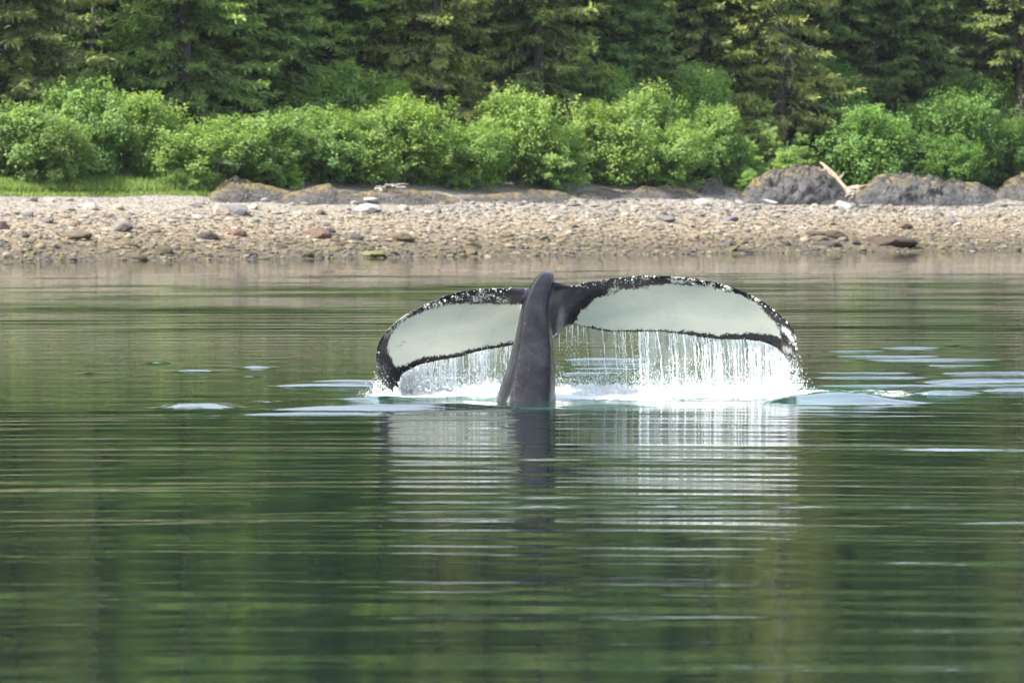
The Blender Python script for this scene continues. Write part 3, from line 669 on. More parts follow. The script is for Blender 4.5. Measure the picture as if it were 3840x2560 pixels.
SPRUCES = [
 (40, 25.0, 0, 1.0, (1.05, 0.92, .85), 'olive brown spruce at the left edge of the photo'),
 (222, 33.0, 4, 1.0, (.55, .6, .6), 'dark thin spruce with bare trunk inside the forest gap at left'),  # crown tint darkened to paint in the shade of the forest gap
 (300, 37.0, 3, 1.0, (.6, .72, .7), 'dark spruce at the right side of the forest gap'),  # darker tint stands in for the shade in the gap
 (425, 25.5, 2, 1.0, (1.0, 1.12, .85), 'wide olive green spruce right of the forest gap'),
 (600, 27.5, 1, 1.0, (1.0, 1.12, .9), 'olive green spruce with yellowish tips, second right of the forest gap'),
 (735, 31.0, 3, 1.1, (.66, .82, .8), 'dark green spruce set back behind the tall darker alder'),
 (870, 27.5, 0, 0.9, (1.18, 1.32, .8), 'yellow green spruce left of the brown one'),
 (1000, 24.5, 1, 0.95, (1.12, .92, .82), 'brown tinged spruce reaching down into the alder row, left of centre'),
 (1110, 31.0, 2, 0.95, (.72, .85, .8), 'dark blue green spruce right behind the brown tinged one'),
 (1235, 25.0, 3, 1.1, (1.0, .96, .85), 'spruce with brown hanging tips straight above the whale tail'),
 (1350, 29.5, 0, 0.9, (.85, .85, .78), 'dull green spruce just right of the one above the whale tail'),
 (1470, 33.0, 1, 1.1, (.58, .75, .72), 'dark green spruce in the shade right of centre'),
 (1620, 27.0, 2, 0.85, (1.02, 1.0, .8), 'olive spruce left of the bare-trunked brown spruce'),
 (1790, 23.5, 4, 1.05, (1.25, 1.0, .85), 'thin brown spruce with a visible pale trunk above the domed rock'),
 (1925, 30.5, 1, 1.0, (.62, .74, .7), 'dark spruce right of the bare-trunked brown one'),
 (2060, 28.5, 3, 1.05, (.55, .66, .62), 'dark spruce above the large round alder'),
 (2185, 33.0, 0, 0.95, (.42, .5, .5), 'very dark spruce in the upper right forest'),
 (2345, 24.5, 2, 0.95, (.62, .58, .48), 'dark brown spruce trunk and boughs at the right edge of the photo'),
 (515, 31.0, 0, 1.0, (.85, 1.0, .8), 'green spruce filling the gap between the two olive green ones'),
 (800, 36.0, 2, 1.05, (.7, .85, .8), 'dark spruce far back, left of the yellow green one'),
 (935, 34.0, 3, 1.1, (.8, .95, .8), 'green spruce far back between the yellow green and brown tinged ones'),
 (1300, 36.0, 2, 1.0, (.7, .8, .75), 'dark spruce far back, right of the one above the whale tail'),
 (1420, 27.5, 3, 0.9, (.7, .9, .8), 'dark green spruce with drooping boughs right of the dull green one'),
 (1540, 30.0, 1, 0.9, (.75, .95, .75), 'green spruce behind the upright alder, left of the olive one'),
 (1700, 28.0, 0, 0.9, (1.0, 1.05, .8), 'olive green spruce touching the left side of the brown spruce'),
 (1855, 33.0, 2, 0.95, (.8, .85, .75), 'dull green spruce touching the right side of the brown spruce'),
 (2000, 35.0, 0, 1.0, (.55, .68, .64), 'dark spruce far back above the driftwood stump'),
 (2130, 27.5, 1, 0.85, (.6, .74, .64), 'dark green spruce above the right end of the long grey outcrop'),
 (2270, 29.5, 3, 1.0, (.5, .6, .55), 'dark spruce left of the trunk at the right edge'),
 (660, 36.0, 2, 1.0, (.7, .85, .8), 'dark spruce far back, right of the second olive green one'),
 (135, 38.0, 1, 1.0, (.6, .66, .62), 'dark spruce set back behind the left edge tree'),  # tint lowered as well, gap shade put into the crown colour
 (1560, 38.0, 3, 1.1, (.55, .7, .68), 'dark spruce far back between the shaded one and the olive one')]
for px, t, k, s, colr, lab in SPRUCES:
    p = place(px, t); p[2] = float(terr(t)) - 0.3
    tree('spruce_tree', SPR[k], ('crown', 'trunk'), p, s, rng.uniform(0, 6.28), colr, lab, 'tree', GS)
YOUNGS = [(1745, 215, 20.5, 0, (1.1, 1.15, .8), 'tallest young spruce, left of the brown spruce trunk'),
 (1840, 300, 19.0, 0, (1.0, 1.1, .8), 'young spruce under the brown spruce, right of its trunk'),
 (1665, 230, 18.8, 0, (1.1, 1.25, .8), 'olive young spruce at the right end of the bright alder row'),
 (1705, 300, 17.5, 1, (1.1, 1.35, .8), 'young spruce between the alder row and the domed rock'),
 (1765, 285, 18.8, 0, (1.15, 1.2, .8), 'young spruce right behind the domed rock, under the brown spruce'),
 (1808, 325, 16.8, 1, (1.1, 1.3, .8), 'bright yellow green young spruce on top of the domed rock'),
 (1720, 385, 15.6, 1, (1.2, 1.5, .8), 'smallest young spruce at the left foot of the domed rock'),
 (1035, 330, 17.0, 1, (1.1, 1.3, .75), 'small yellow green young spruce in the alder row, left of the whale tail peak'),
 (660, 345, 16.6, 1, (1.3, 1.6, .75), 'small young spruce under the alders behind the brown shelf, left part')]
for px, top, t, k, colr, lab in YOUNGS:
    p = place(px, t); p[2] = float(terr(t)) - 0.05; zt = CAMH + (HOR - top) / FPX * p[1]
    hz = (zt - p[2]) / (3.2 if k == 0 else 2.4)
    tree('young_spruce', YOUNG[k], ('crown', 'trunk'), p, (max(.55, hz * .95), max(.55, hz * .95), hz), rng.uniform(0, 6.28), colr, lab, 'tree', 'young spruces')
# dark wood further up the slope, read as one mass
def far_wood():
    cr, tk = [], []
    src = [spruce_mesh(300 + i, 22, 3.8, 0.3, 0.85, 6, 5, 2, blade=5.2) for i in range(3)]
    V, F, TI, RN, off = [], [], [], [], 0
    spots = [(px, t) for t in (44, 56, 70, 90) for px in range(-500, 2900, 240 if t < 50 else 310)]
    spots += [(px, t) for t in (24, 36, 52, 72) for px in list(range(-3100, -560, 400)) + list(range(2950, 5500, 400))]      # the wood goes on beyond the frame
    spots += [(px, 27) for px in (-420, -230, -90, 2480, 2620, 2790)]
    for px, t in spots:
        me = src[rng.integers(0, 3)][0]; n = len(me.vertices)
        v = np.empty(n * 3, np.float32); me.vertices.foreach_get('co', v); v = v.reshape(-1, 3) * rng.uniform(0.85, 1.2)
        a = rng.uniform(0, 6.28); c, s = math.cos(a), math.sin(a)
        p = place(px + rng.uniform(-60, 60), t + rng.uniform(-4, 4)); 
        v = np.stack([v[:, 0] * c - v[:, 1] * s, v[:, 0] * s + v[:, 1] * c, v[:, 2]], 1) + np.array([p[0], p[1], p[2] - 0.5])
        V.append(v); F.append(np.arange(n).reshape(-1, 4) + off); off += n
        for key, arr in (('tip', TI), ('rnd', RN)):
            q = np.empty(n, np.float32); me.attributes[key].data.foreach_get('value', q); arr.append(q)
    me = mesh_from('forest', np.concatenate(V), np.concatenate(F), attrs={'tip': np.concatenate(TI), 'rnd': np.concatenate(RN)})
    o = link('forest', me, M_SPRUCE); o.color = (.58, .70, .66, 1)
    tag(o, 'dark conifer forest rising up the slope behind the front spruces', 'forest', kind='stuff')
far_wood()
def undergrowth():
    n = 40000
    px = np.where(rng.random(n) < 0.75, rng.uniform(-200, 2560, n), rng.uniform(-2600, 5000, n)); t = rng.uniform(17.5, 62, n); x = (px - 1176) / FPX * (165 + t); x = x + 1.1 * x * np.minimum(np.abs(x), 30) * 0.004
    y = shore(x) + t; z = terr(t) + 0.9 * sstep(19, 30, t) * fbm(x * 0.14, y * 0.14, 0, 3, 9) + rng.random(n) * 0.7
    d = unit(rng.normal(size=(n, 3)) + np.array([0, -0.3, 0.5])); L = rng.uniform(0.2, 0.5, n)
    me = blades(np.stack([x, y, z], 1), d, L * 0.45, L, unit(rng.normal(size=(n, 3)) + np.array([0, 0, 1])), rng.random(n) * .5, rng.random(n), 'undergrowth')
    o = link('undergrowth', me, M_ALDER); o.color = (.6, .75, .6, 1)
    tag(o, 'ferns and low leafy undergrowth on the forest floor', 'undergrowth', kind='stuff')
undergrowth()
def grass():
    n = 24000
    px = np.concatenate([rng.uniform(-60, 520, int(n * .62)), rng.uniform(380, 480, int(n * .16)), rng.uniform(-60, 640, n - int(n * .62) - int(n * .16))])
    t = np.concatenate([rng.uniform(14.6, 18.0, int(n * .62)), rng.uniform(15.0, 16.4, int(n * .16)), rng.uniform(14.0, 15.2, n - int(n * .62) - int(n * .16))])
    tall = np.concatenate([np.full(int(n * .62), 0.42), np.full(int(n * .16), 0.85), np.full(n - int(n * .62) - int(n * .16), 0.2)])
    x = np.array([place(q, 15.5)[0] for q in np.linspace(-80, 660, 60)]); x = np.interp(px, np.linspace(-80, 660, 60), x)
    y = shore(x) + t; z = terr(t) + bnoise(x, y) - 0.02
    d = unit(rng.normal(size=(n, 3)) * np.array([.32, .32, .1]) + np.array([0.08, 0, 1])); L = tall * rng.uniform(0.5, 1.15, n)
    me = blades(np.stack([x, y, z], 1), d, np.full(n, 0.035), L, unit(rng.normal(size=(n, 3))), np.clip(1.1 - tall + rng.random(n) * .3, 0, 1), rng.random(n), 'beach_grass')
    m = leaf_material('grass_blades', (0.085, 0.165, 0.07), (0.19, 0.26, 0.065), 0.4)
    o = link('beach_grass', me, m); tag(o, 'green beach grass along the top of the left shingle', 'grass', kind='stuff')
grass()
def dead_branch(px, py, t, label, pts_list, m=M_GREYWOOD):
    p = place(px, t); c = W(px, py, p[1]); root = empty('dead_branch', c); tag(root, label, 'branch')
    for k, (pts, r) in enumerate(pts_list):
        q = [W(a, b, p[1] + dy) - c for a, b, dy in pts]
        v, f = tube(curve_pts(q, 10), np.linspace(r, r * .35, 10), 5, 0.3, k); link('limb', mesh_from('limb', v, f), m, root)
dead_branch(497, 400, 15.6, 'bleached dead branch poking out of the alders by the orange lichen rock',
    [([(497, 402, 0), (500, 388, 0), (505, 374, -.1), (516, 368, -.2)], .03), ([(503, 376, 0), (525, 374, -.2), (548, 382, -.3)], .022), ([(506, 373, 0), (530, 376, -.3), (556, 376, -.5)], .018), ([(504, 378, 0), (494, 370, 0), (484, 372, 0)], .016), ([(508, 372, 0), (500, 365, 0), (492, 364, 0)], .012)])
dead_branch(1812, 230, 20.6, 'pale crooked dead limb hanging beside the bare trunk of the brown spruce',
    [([(1790, 100, .4), (1806, 120, 0), (1820, 145, -.1), (1821, 175, -.1), (1810, 202, 0)], .035), ([(1790, 112, .4), (1800, 122, 0), (1812, 136, 0)], .025), ([(1790, 50, .4), (1800, 62, 0), (1818, 74, 0)], .025), ([(1788, 140, .4), (1768, 132, 0), (1750, 146, 0)], .02)])

# ------------------------------------------------------------------ the whale's tail
LEAD_L = [(1236, 664), (1214, 660), (1172, 659.5), (1114, 661), (1055, 668), (1008, 683), (961, 705), (926, 724), (891, 754), (871, 782), (863, 811), (864, 838), (868, 857), (880, 890), (893, 916)]
TRAIL_L = [(1236, 783), (1205, 788), (1172, 794), (1102, 807), (1055, 820), (1020, 826), (985, 833), (965, 838), (948, 846), (935, 853), (925, 860), (919, 874), (917, 888), (915, 902), (912, 916)]
LEAD_R = [(1252, 648), (1282, 648), (1310, 654), (1350, 646), (1400, 638), (1455, 633), (1512, 631), (1580, 635), (1646, 647), (1700, 664), (1750, 688), (1794, 722), (1824, 757), (1834, 796), (1830, 848)]
TRAIL_R = [(1250, 800), (1277, 778), (1296, 752), (1316, 744), (1342, 751), (1390, 761), (1450, 763), (1520, 763), (1580, 770), (1640, 779), (1700, 780), (1745, 785), (1775, 795), (1796, 812), (1814, 842)]
YL_, YT_ = 40.98, 41.42                       # distance of leading and trailing edge
def fluke(lead, trail, sweep):
    n, nv = 64, 22
    Lp, Tp = curve_pts(lead, n), curve_pts(trail, n)
    s = np.linspace(0, 1, n); v = np.linspace(0, 1, nv)
    rings = []
    for i in range(n):
        th = 0.036 + 0.050 * (1 - s[i]) ** 1.2 + 0.34 * math.exp(-(s[i] / 0.11) ** 2)
        yl, yt = YL_ - sweep * s[i] ** 2, YT_ - sweep * s[i] ** 2 * 1.1
        prof = np.sqrt(np.clip(v, 0, 1)) * (1 - v) * 2.2 + 0.012 / th
        prof = np.minimum(prof, 1.0) ; prof[0] = 0.25
        px, py = Lp[i, 0] * (1 - v) + Tp[i, 0] * v, Lp[i, 1] * (1 - v) + Tp[i, 1] * v
        y = yl * (1 - v) + yt * v + 0.05 * np.sin(np.pi * v) * (1 - s[i])        # gently hollow underside
        fr = np.array([W(a, b, c) for a, b, c in zip(px, py, y)])
        off = np.zeros_like(fr); off[:, 1] = prof * th * 0.5; off[:, 2] = 0.0
        rings.append(np.concatenate([fr - off, (fr + off)[::-1]]))
    V = np.array(rings); k = V.shape[1]
    i, j = np.meshgrid(np.arange(n - 1), np.arange(k), indexing='ij'); j2 = (j + 1) % k
    F = np.stack([i * k + j, i * k + j2, (i + 1) * k + j2, (i + 1) * k + j], -1).reshape(-1, 4)
    caps = [list(range(k - 1, -1, -1)), [(n - 1) * k + q for q in range(k)]]
    return V.reshape(-1, 3), F.tolist() + caps
STOCK = [(1010, 1112, 1284, 39.70, 40.95), (960, 1124, 1281, 39.78, 41.00), (920, 1137, 1276.5, 39.86, 41.02), (876, 1154, 1275.5, 39.97, 41.06), (818, 1172, 1273, 40.14, 41.10), (759, 1184.5, 1268, 40.33, 41.15),
         (720, 1192, 1263, 40.46, 41.18), (690, 1202, 1263, 40.57, 41.2), (664, 1214, 1268, 40.67, 41.2), (644, 1225, 1272, 40.76, 41.2), (631, 1237, 1272, 40.84, 41.16), (624.5, 1245, 1266, 40.90, 41.1), (621.5, 1251, 1260, 40.95, 41.05)]
def stock():
    S = curve_pts(STOCK, 70)
    prof = curve_pts([(-0.78, .06), (-0.70, .005), (-0.55, -.02), (0.0, -.035), (0.52, -.025), (0.72, .0), (0.82, .05), (0.88, .14), (0.97, .34), (1.0, .55), (0.85, .85), (0, 1.0), (-0.85, .85), (-1.0, .55), (-0.95, .30), (-0.86, .15), (-0.78, .06)], 80)[:-1]
    V = []
    for py, l, r, yf, yb in S:
        for u, w in prof:
            y = yf + (yb - yf) * w; ym = (yf + yb) / 2
            p = W((l + r) / 2 + u * (r - l) / 2, py, ym); V.append((p[0] , y, CAMH + (HOR - py) / FPX * (yf * 0.75 + yb * 0.25)))
    k = len(prof); n = len(S)
    i, j = np.meshgrid(np.arange(n - 1), np.arange(k), indexing='ij'); j2 = (j + 1) % k
    F = np.stack([i * k + j, i * k + j2, (i + 1) * k + j2, (i + 1) * k + j], -1).reshape(-1, 4)
    return np.array(V), F.tolist() + [list(range(k - 1, -1, -1)), [(n - 1) * k + q for q in range(k)]]
def skin_material():
    g = N('whale_skin'); p = g.pos()
    marg, body, dors, lead = g.attr('margin'), g.attr('body'), g.attr('dorsal'), g.attr('leadw')
    n1 = g.noise(7, 6, 0.72, p, 0.8); n2 = g.noise(30, 5, 0.75, g.pos((1.5, 1, 0.6)), 1.2); n3 = g.noise(70, 3, 0.7, g.pos((1, 1, 0.35)), 0.5)
    field = g.math('ADD', marg, g.math('MULTIPLY', g.math('SUBTRACT', n1, 0.5), 0.10))
    field = g.math('ADD', field, g.math('ADD', g.math('MULTIPLY', g.math('SUBTRACT', n2, 0.5), 0.10), g.math('MULTIPLY', g.math('SUBTRACT', n3, 0.5), 0.05)))
    wh = g.mrange(field, -0.002, 0.005)
    wh = g.math('MULTIPLY', wh, g.math('SUBTRACT', 1.0, dors, clamp=True))
    white = g.ramp(g.noise(1.7, 6, 0.6, g.pos((0.7, 1, 1.3)), 0.6), [(0.3, (0.245, 0.29, 0.26)), (0.48, (0.33, 0.36, 0.322)), (0.6, (0.375, 0.392, 0.34)), (0.75, (0.43, 0.44, 0.395))])
    white = g.mix(g.mrange(g.noise(26, 4, 0.7, p, 0.6), 0.66, 0.72), white, (0.45, 0.445, 0.41))
    scr = g.mrange(g.noise(5, 3, 0.6, g.pos((0.9, 1, 9.0)), 1.5), 0.665, 0.70)
    white = g.mix(g.math('MULTIPLY', scr, 0.4), white, (0.22, 0.24, 0.22))
    spot = g.mrange(g.noise(13, 3, 0.5, g.pos((1, 1, 1.3)), 1.0), 0.735, 0.75)
    white = g.mix(g.math('MULTIPLY', spot, 0.85), white, (0.05, 0.05, 0.05))
    dk = g.mix(lead, (0.005, 0.005, 0.007), (0.024, 0.023, 0.030))
    scar = g.math('MULTIPLY', g.mrange(g.math('ADD', g.noise(24, 5, 0.75, g.pos((1.2, 1, 0.9)), 1.6), g.math('MULTIPLY', g.math('SUBTRACT', g.noise(5, 2, 0.5, p), 0.5), 0.75)), 0.56, 0.60), g.attr('scar'))
    dk = g.mix(scar, dk, (0.50, 0.50, 0.47))
    grey = g.ramp(g.noise(3.0, 7, 0.72, g.pos((1, 1, 0.7)), 0.5), [(0.28, (0.003, 0.003, 0.004)), (0.45, (0.006, 0.006, 0.0085)), (0.58, (0.011, 0.011, 0.0145)), (0.75, (0.020, 0.0195, 0.025))])
    sc2 = g.mrange(g.noise(7, 6, 0.75, g.pos((2.2, 1, 0.9)), 1.6), 0.635, 0.68)
    grey = g.mix(g.math('MULTIPLY', sc2, 0.45), grey, (0.10, 0.097, 0.11))
    c = g.mix(wh, dk, white); c = g.mix(body, c, grey)
    g.bs(Base_Color=c, Roughness=g.math('MULTIPLY_ADD', g.noise(9, 5, 0.7, g.pos((1, 1, 0.4))), 0.35, 0.06), Specular_IOR_Level=0.13)
    h = g.math('ADD', g.noise(6, 5, 0.65, p), g.math('MULTIPLY', g.noise(40, 3, 0.6, p), 0.2))
    g.bump(g.math('MULTIPLY', h, g.math('MULTIPLY_ADD', body, 0.85, 0.15)), 0.38, 0.03)
    return g.m
def polydist(P, line):
    """distance to polyline and position along it (0..1), in the x-z plane"""
    A, B = line[:-1], line[1:]; d = B - A; l2 = (d ** 2).sum(1) + 1e-12
    seg = np.sqrt(l2); cum = np.concatenate([[0], np.cumsum(seg)]); best = np.full(len(P), 1e9); pos = np.zeros(len(P))
    for i in range(len(A)):
        t = np.clip(((P - A[i]) @ d[i]) / l2[i], 0, 1); q = A[i] + t[:, None] * d[i]
        r = np.linalg.norm(P - q, axis=1); m = r < best; best[m] = r[m]; pos[m] = (cum[i] + t[m] * seg[i]) / cum[-1]
    return best, pos
def build_whale():
    parts = [stock(), fluke(LEAD_L, TRAIL_L, 0.10), fluke(LEAD_R, TRAIL_R, 0.22)]
    V, F, o = [], [], 0
    for v, f in parts:
        V += [tuple(q) for q in v]; F += [[i + o for i in q] for q in f]; o += len(v)
    me = bpy.data.meshes.new('tmp'); me.from_pydata(V, [], F)
    tmp = bpy.data.objects.new('tmp', me); COL.objects.link(tmp)
    md = tmp.modifiers.new('r', 'REMESH'); md.mode = 'VOXEL'; md.voxel_size = 0.0122; md.use_smooth_shade = True
    sm = tmp.modifiers.new('s', 'SMOOTH'); sm.factor = 0.5; sm.iterations = 7
    dg = bpy.context.evaluated_depsgraph_get(); skin = bpy.data.meshes.new_from_object(tmp.evaluated_get(dg))
    bpy.data.objects.remove(tmp); bpy.data.meshes.remove(me)
    n = len(skin.vertices); co = np.empty(n * 3, np.float32); skin.vertices.foreach_get('co', co); co = co.reshape(-1, 3).astype(float)
    no = np.empty(n * 3, np.float32); skin.vertex_normals.foreach_get('vector', no); no = no.reshape(-1, 3)
    ipx = np.stack([1176 + co[:, 0] / co[:, 1] * FPX, HOR - (co[:, 2] - CAMH) / co[:, 1] * FPX], 1)   # flukes face the viewer: outline coordinates
    mg = np.full(n, -1.0); ld = np.zeros(n); sc = np.zeros(n)
    for lead, trail, wl_, wt_, side in ((LEAD_L, TRAIL_L, ([0, .10, .25, .36, .46, .58, .68, .76, .84, 1], [42, 40, 34, 27, 16, 9, 12, 26, 40, 60]), ([0, .3, .6, .8, .9, 1], [9, 10, 11, 16, 30, 50]), -1),
                                        (LEAD_R, TRAIL_R, ([0, .045, .075, .10, .15, .25, .4, .52, .62, .72, .82, .9, 1], [170, 160, 110, 62, 42, 29, 20, 14, 11, 14, 25, 38, 55]), ([0, .12, .3, .5, .65, .8, .92, 1], [14, 3, 5, 7, 12, 15, 26, 45]), 1)):  # wide dark at the right root also paints in recess shade beside the stock
        m = (ipx[:, 0] < 1245) if side < 0 else (ipx[:, 0] >= 1245)
        dl, sl = polydist(ipx[m], curve_pts(lead, 120)); dt, st = polydist(ipx[m], curve_pts(trail, 120))
        wl = np.interp(sl, *wl_); wt = np.interp(st, *wt_)
        mg[m] = np.minimum(dl - wl, dt - wt) / 240.0
        ld[m] = sstep(0.34, 0.10, sl) * sstep(wl * 0.75, wl * 0.45, dl) + sstep(5, 1, dl) * 0.5
        lo, hi = ((.16, .50) if side < 0 else (.20, .78))
        sc[m] = np.maximum(sstep(lo - .05, lo, sl) * sstep(hi + .3, hi, sl) * sstep(wl * 1.2, wl * .7, dl) * sstep(0.5, 3, dl), 0.22 * sstep(.75, .9, sl) * sstep(40, 10, dl))
    Sx = curve_pts(STOCK, 80)[::-1]
    lx = np.interp(ipx[:, 1], Sx[:, 0], Sx[:, 1]); rx = np.interp(ipx[:, 1], Sx[:, 0], Sx[:, 2])
    inside = sstep(-4, 3, ipx[:, 0] - lx) * sstep(-4, 3, rx - ipx[:, 0])
    yf = np.interp(ipx[:, 1], Sx[:, 0], Sx[:, 3])
    body = np.maximum(inside * sstep(40.98, 40.86, co[:, 1]), sstep(790, 800, ipx[:, 1]) * (co[:, 1] < 41.0) * sstep(-3, 3, ipx[:, 0] - lx + 6) * sstep(-3, 3, rx - ipx[:, 0] + 6))
    dors = sstep(0.1, 0.5, no[:, 1])
    for key, val in (('margin', mg), ('body', body), ('dorsal', dors), ('leadw', np.clip(ld, 0, 1)), ('scar', np.clip(sc, 0, 1))):
        a = skin.attributes.new(key, 'FLOAT', 'POINT'); a.data.foreach_set('value', val.astype(np.float32))
    root = empty('humpback_whale', (0.11, 40.4, 0)); tag(root, 'humpback whale tail with white underside flukes rising from the water', 'whale')
    ob = link('tail', skin, skin_material(), root, (-0.11, -40.4, 0))
    skin.polygons.foreach_set('use_smooth', np.ones(len(skin.polygons), bool))
    # barnacles crusting the leading edges
    bv = BVHTree.FromPolygons([tuple(q) for q in co], [tuple(p.vertices) for p in skin.polygons])
    pos, scl = [], []
    for lead, lo, hi, cnt, wmax in ((LEAD_L, .13, .44, 70, 26), (LEAD_L, .5, .98, 16, 12), (LEAD_R, .14, .24, 20, 24), (LEAD_R, .30, .66, 50, 20), (LEAD_R, .6, 1.0, 40, 16)):
        c = curve_pts(lead, 200)
        for _ in range(cnt):
            k = rng.uniform(lo, hi) * 199; q = c[int(k)]
            if vnoise(k * 0.16, 0.5, 0, 88) < -0.25: continue
            inward = np.array([1545 if lead is LEAD_R else 1030, 800]) - q; inward /= np.linalg.norm(inward)
            q = q + inward * rng.uniform(2, wmax) * rng.random() ** 0.5
            d = Vector(W(q[0], q[1], 41) - np.array([0, 0, CAMH])).normalized()
            hit, nn, _, _ = bv.ray_cast(Vector((0, 0, CAMH)), d)
            if hit is not None: pos.append(hit[:]); scl.append(rng.uniform(0.003, 0.0055) if rng.random() < .7 else rng.uniform(.006, .010))
    pos = np.array(pos) - np.array([0.11, 40.4, 0]); scl = np.array(scl)
    pr = [rock_mesh('b', 400 + i, 1, 0.9, 0.4) for i in range(3)]
    g = N('barnacle'); g.bs(Base_Color=(0.70, 0.68, 0.60), Roughness=0.7)
    b = scatter('barnacles', pr, pos, np.repeat(scl[:, None], 3, 1) * rng.uniform(.7, 1.5, (len(scl), 3)), rng.uniform(0, 6, len(scl)), np.ones((len(scl), 3)), g.m, root)
    tag(b, kind='stuff')
build_whale()

# ------------------------------------------------------------------ water pouring off the flukes
def spray_material(name, alpha_lo, alpha_hi, scale):
    g = N(name); g.bs(Base_Color=(0.78, 0.82, 0.84), Roughness=0.2, IOR=1.33)
    tl = g.new('BsdfTranslucent'); tl.inputs['Color'].default_value = (0.78, 0.82, 0.84, 1)
    m1 = g.new('MixShader'); m1.inputs[0].default_value = 0.4
    g.t.links.new(g.b.outputs[0], m1.inputs[1]); g.t.links.new(tl.outputs[0], m1.inputs[2])
    if alpha_hi < 1:
        tp = g.new('BsdfTransparent'); m2 = g.new('MixShader')
        n = g.noise(scale, 5, 0.65, g.pos((1, 1, 0.16)), 0.4); n2 = g.noise(38, 3, 0.6, g.pos((1, 1, 0.5)))
        a = g.mrange(g.math('MULTIPLY_ADD', n2, 0.35, n), 0.48, 0.92, alpha_lo, alpha_hi)
        a = g.math('MULTIPLY', a, g.attr('dens'), clamp=True); g.set(m2.inputs[0], a); g.t.links.new(tp.outputs[0], m2.inputs[1]); g.t.links.new(m1.outputs[0], m2.inputs[2]); g.t.links.new(m2.outputs[0], g.out.inputs['Surface'])
    else: g.t.links.new(m1.outputs[0], g.out.inputs['Surface'])
    return g.m
M_SPRAY = spray_material('water_spray', 1, 1, 1); M_SHEET = spray_material('water_sheet', 0.0, 0.9, 12)
OCT = (np.array([[1, 0, 0], [-1, 0, 0], [0, 1, 0], [0, -1, 0], [0, 0, 1], [0, 0, -1]], float), np.array([[0, 2, 4], [2, 1, 4], [1, 3, 4], [3, 0, 4], [2, 0, 5], [1, 2, 5], [3, 1, 5], [0, 3, 5]]))
def falling_water():
    tubes, sheets, dp, ds, dens = [], [], [], [], []
    for trail, side, sweep in ((TRAIL_L, -1, 0.10), (TRAIL_R, 1, 0.22)):
        c = curve_pts(trail, 300); s01 = np.linspace(0, 1, 300)
        lo = 0.13 if side < 0 else 0.285
        cnt = 195 if side < 0 else 180; hubs = lo * 299 + (296 - lo * 299) * rng.random(34 if side < 0 else 40)
        for q in range(cnt):
            k = int((lo + (0.985 - lo) * rng.random() ** (0.9 if side < 0 else 0.62)) * 299); s = s01[k]
            if q % 3: k = int(np.clip(hubs[np.argmin(np.abs(hubs - k))] + rng.normal(0, 2.4), lo * 299, 295)); s = s01[k]
            if side > 0 and vnoise(s * 26, 0.3, 0, 14) < -0.55 - 0.3 * s: continue
            Y = YT_ - sweep * s ** 2 * 1.1 + rng.uniform(-0.02, 0.04)
            p = W(c[k, 0] + rng.uniform(-2, 2), c[k, 1] - 2, Y); z1 = p[2]
            if z1 < 0.05: continue
            full = rng.random() < (0.55 if side < 0 or s > 0.5 else 0.3)
            ze = 0.0 if full else z1 * rng.uniform(0.15, 0.75)
            n = max(6, int((z1 - ze) / 0.022)); zz = np.linspace(z1, ze, n); f = (z1 - zz)
            lean = (0.10 if side > 0 else -0.02) * rng.uniform(0.5, 1.5)
            xx = p[0] + lean * f ** 0.7 * 0.6 + 0.010 * vnoise(zz * 9, q * 3.1, 0, 3) + 0.006 * vnoise(zz * 30, q * 3.1, 0, 4)
            yy = p[1] + 0.10 * f + 0.012 * vnoise(zz * 8, q * 5.7, 0, 5)
            r0 = rng.uniform(0.0014, 0.0034) if rng.random() < 0.8 else rng.uniform(0.0045, 0.0085); rr = r0 * (1 + 0.9 * vnoise(zz * 34, q * 7.7, 0, 6)) * (0.55 + 0.45 * np.linspace(1, 0, n)); rr = np.maximum(rr, 0.0008)
            tubes.append(tube(np.stack([xx, yy, zz], 1), rr, 5))
            m = rng.integers(8, 28)           # droplets torn off along the strand
            u = rng.random(m) ** 0.7; i = (u * (n - 1)).astype(int)
            dp.append(np.stack([xx[i] + rng.normal(0, 0.022, m), yy[i] + rng.normal(0, 0.03, m), zz[i] + rng.normal(0, 0.015, m)], 1)); ds.append(rng.uniform(0.0016, 0.0052, m))
            if not full:
                m = 34; zq = rng.uniform(0, ze + 0.03, m)
                dp.append(np.stack([xx[-1] + rng.normal(0, 0.022, m), yy[-1] + rng.normal(0, 0.03, m), zq], 1)); ds.append(rng.uniform(0.0018, 0.0058, m))
        ks = np.linspace(lo + (0.0 if side < 0 else 0.02), 0.99, 260); idx = (ks * 299).astype(int)      # thin torn sheet
        for layer in range(2):
            nz = 26; V = np.zeros((260, nz, 3))
            for a, k in enumerate(idx):
                Y = YT_ - sweep * s01[k] ** 2 * 1.1 + 0.015 + 0.04 * layer
                p = W(c[k, 0], c[k, 1] - 2.5, Y); zz = np.linspace(p[2], min(0.0, p[2] - 0.02), nz)
                f = p[2] - zz
                V[a, :, 0] = p[0] + (0.07 if side > 0 else -0.02) * f ** 0.7; V[a, :, 2] = zz
                V[a, :, 1] = p[1] + 0.10 * f + 0.018 * vnoise(p[0] * 14, zz * 2.0, layer * 5, 12) * np.minimum(1, f * 6)
            sheets.append((V.reshape(-1, 3), grid_faces(260, nz)))
            dn = (np.clip(0.55 + 0.75 * vnoise(ks * 30, layer * 3.0, 0, 17), 0.05, 1) * (np.interp(ks, [0, .22, .45, .7, 1], [.1, .25, .38, .55, .62]) if side > 0 else np.interp(ks, [0, .3, 1], [.5, .68, .8])))[:, None] * np.interp(np.linspace(0, 1, nz), [0, .12, .6, 1], [1, .8, .65, 1.2])[None]
            dens.append(dn.ravel())
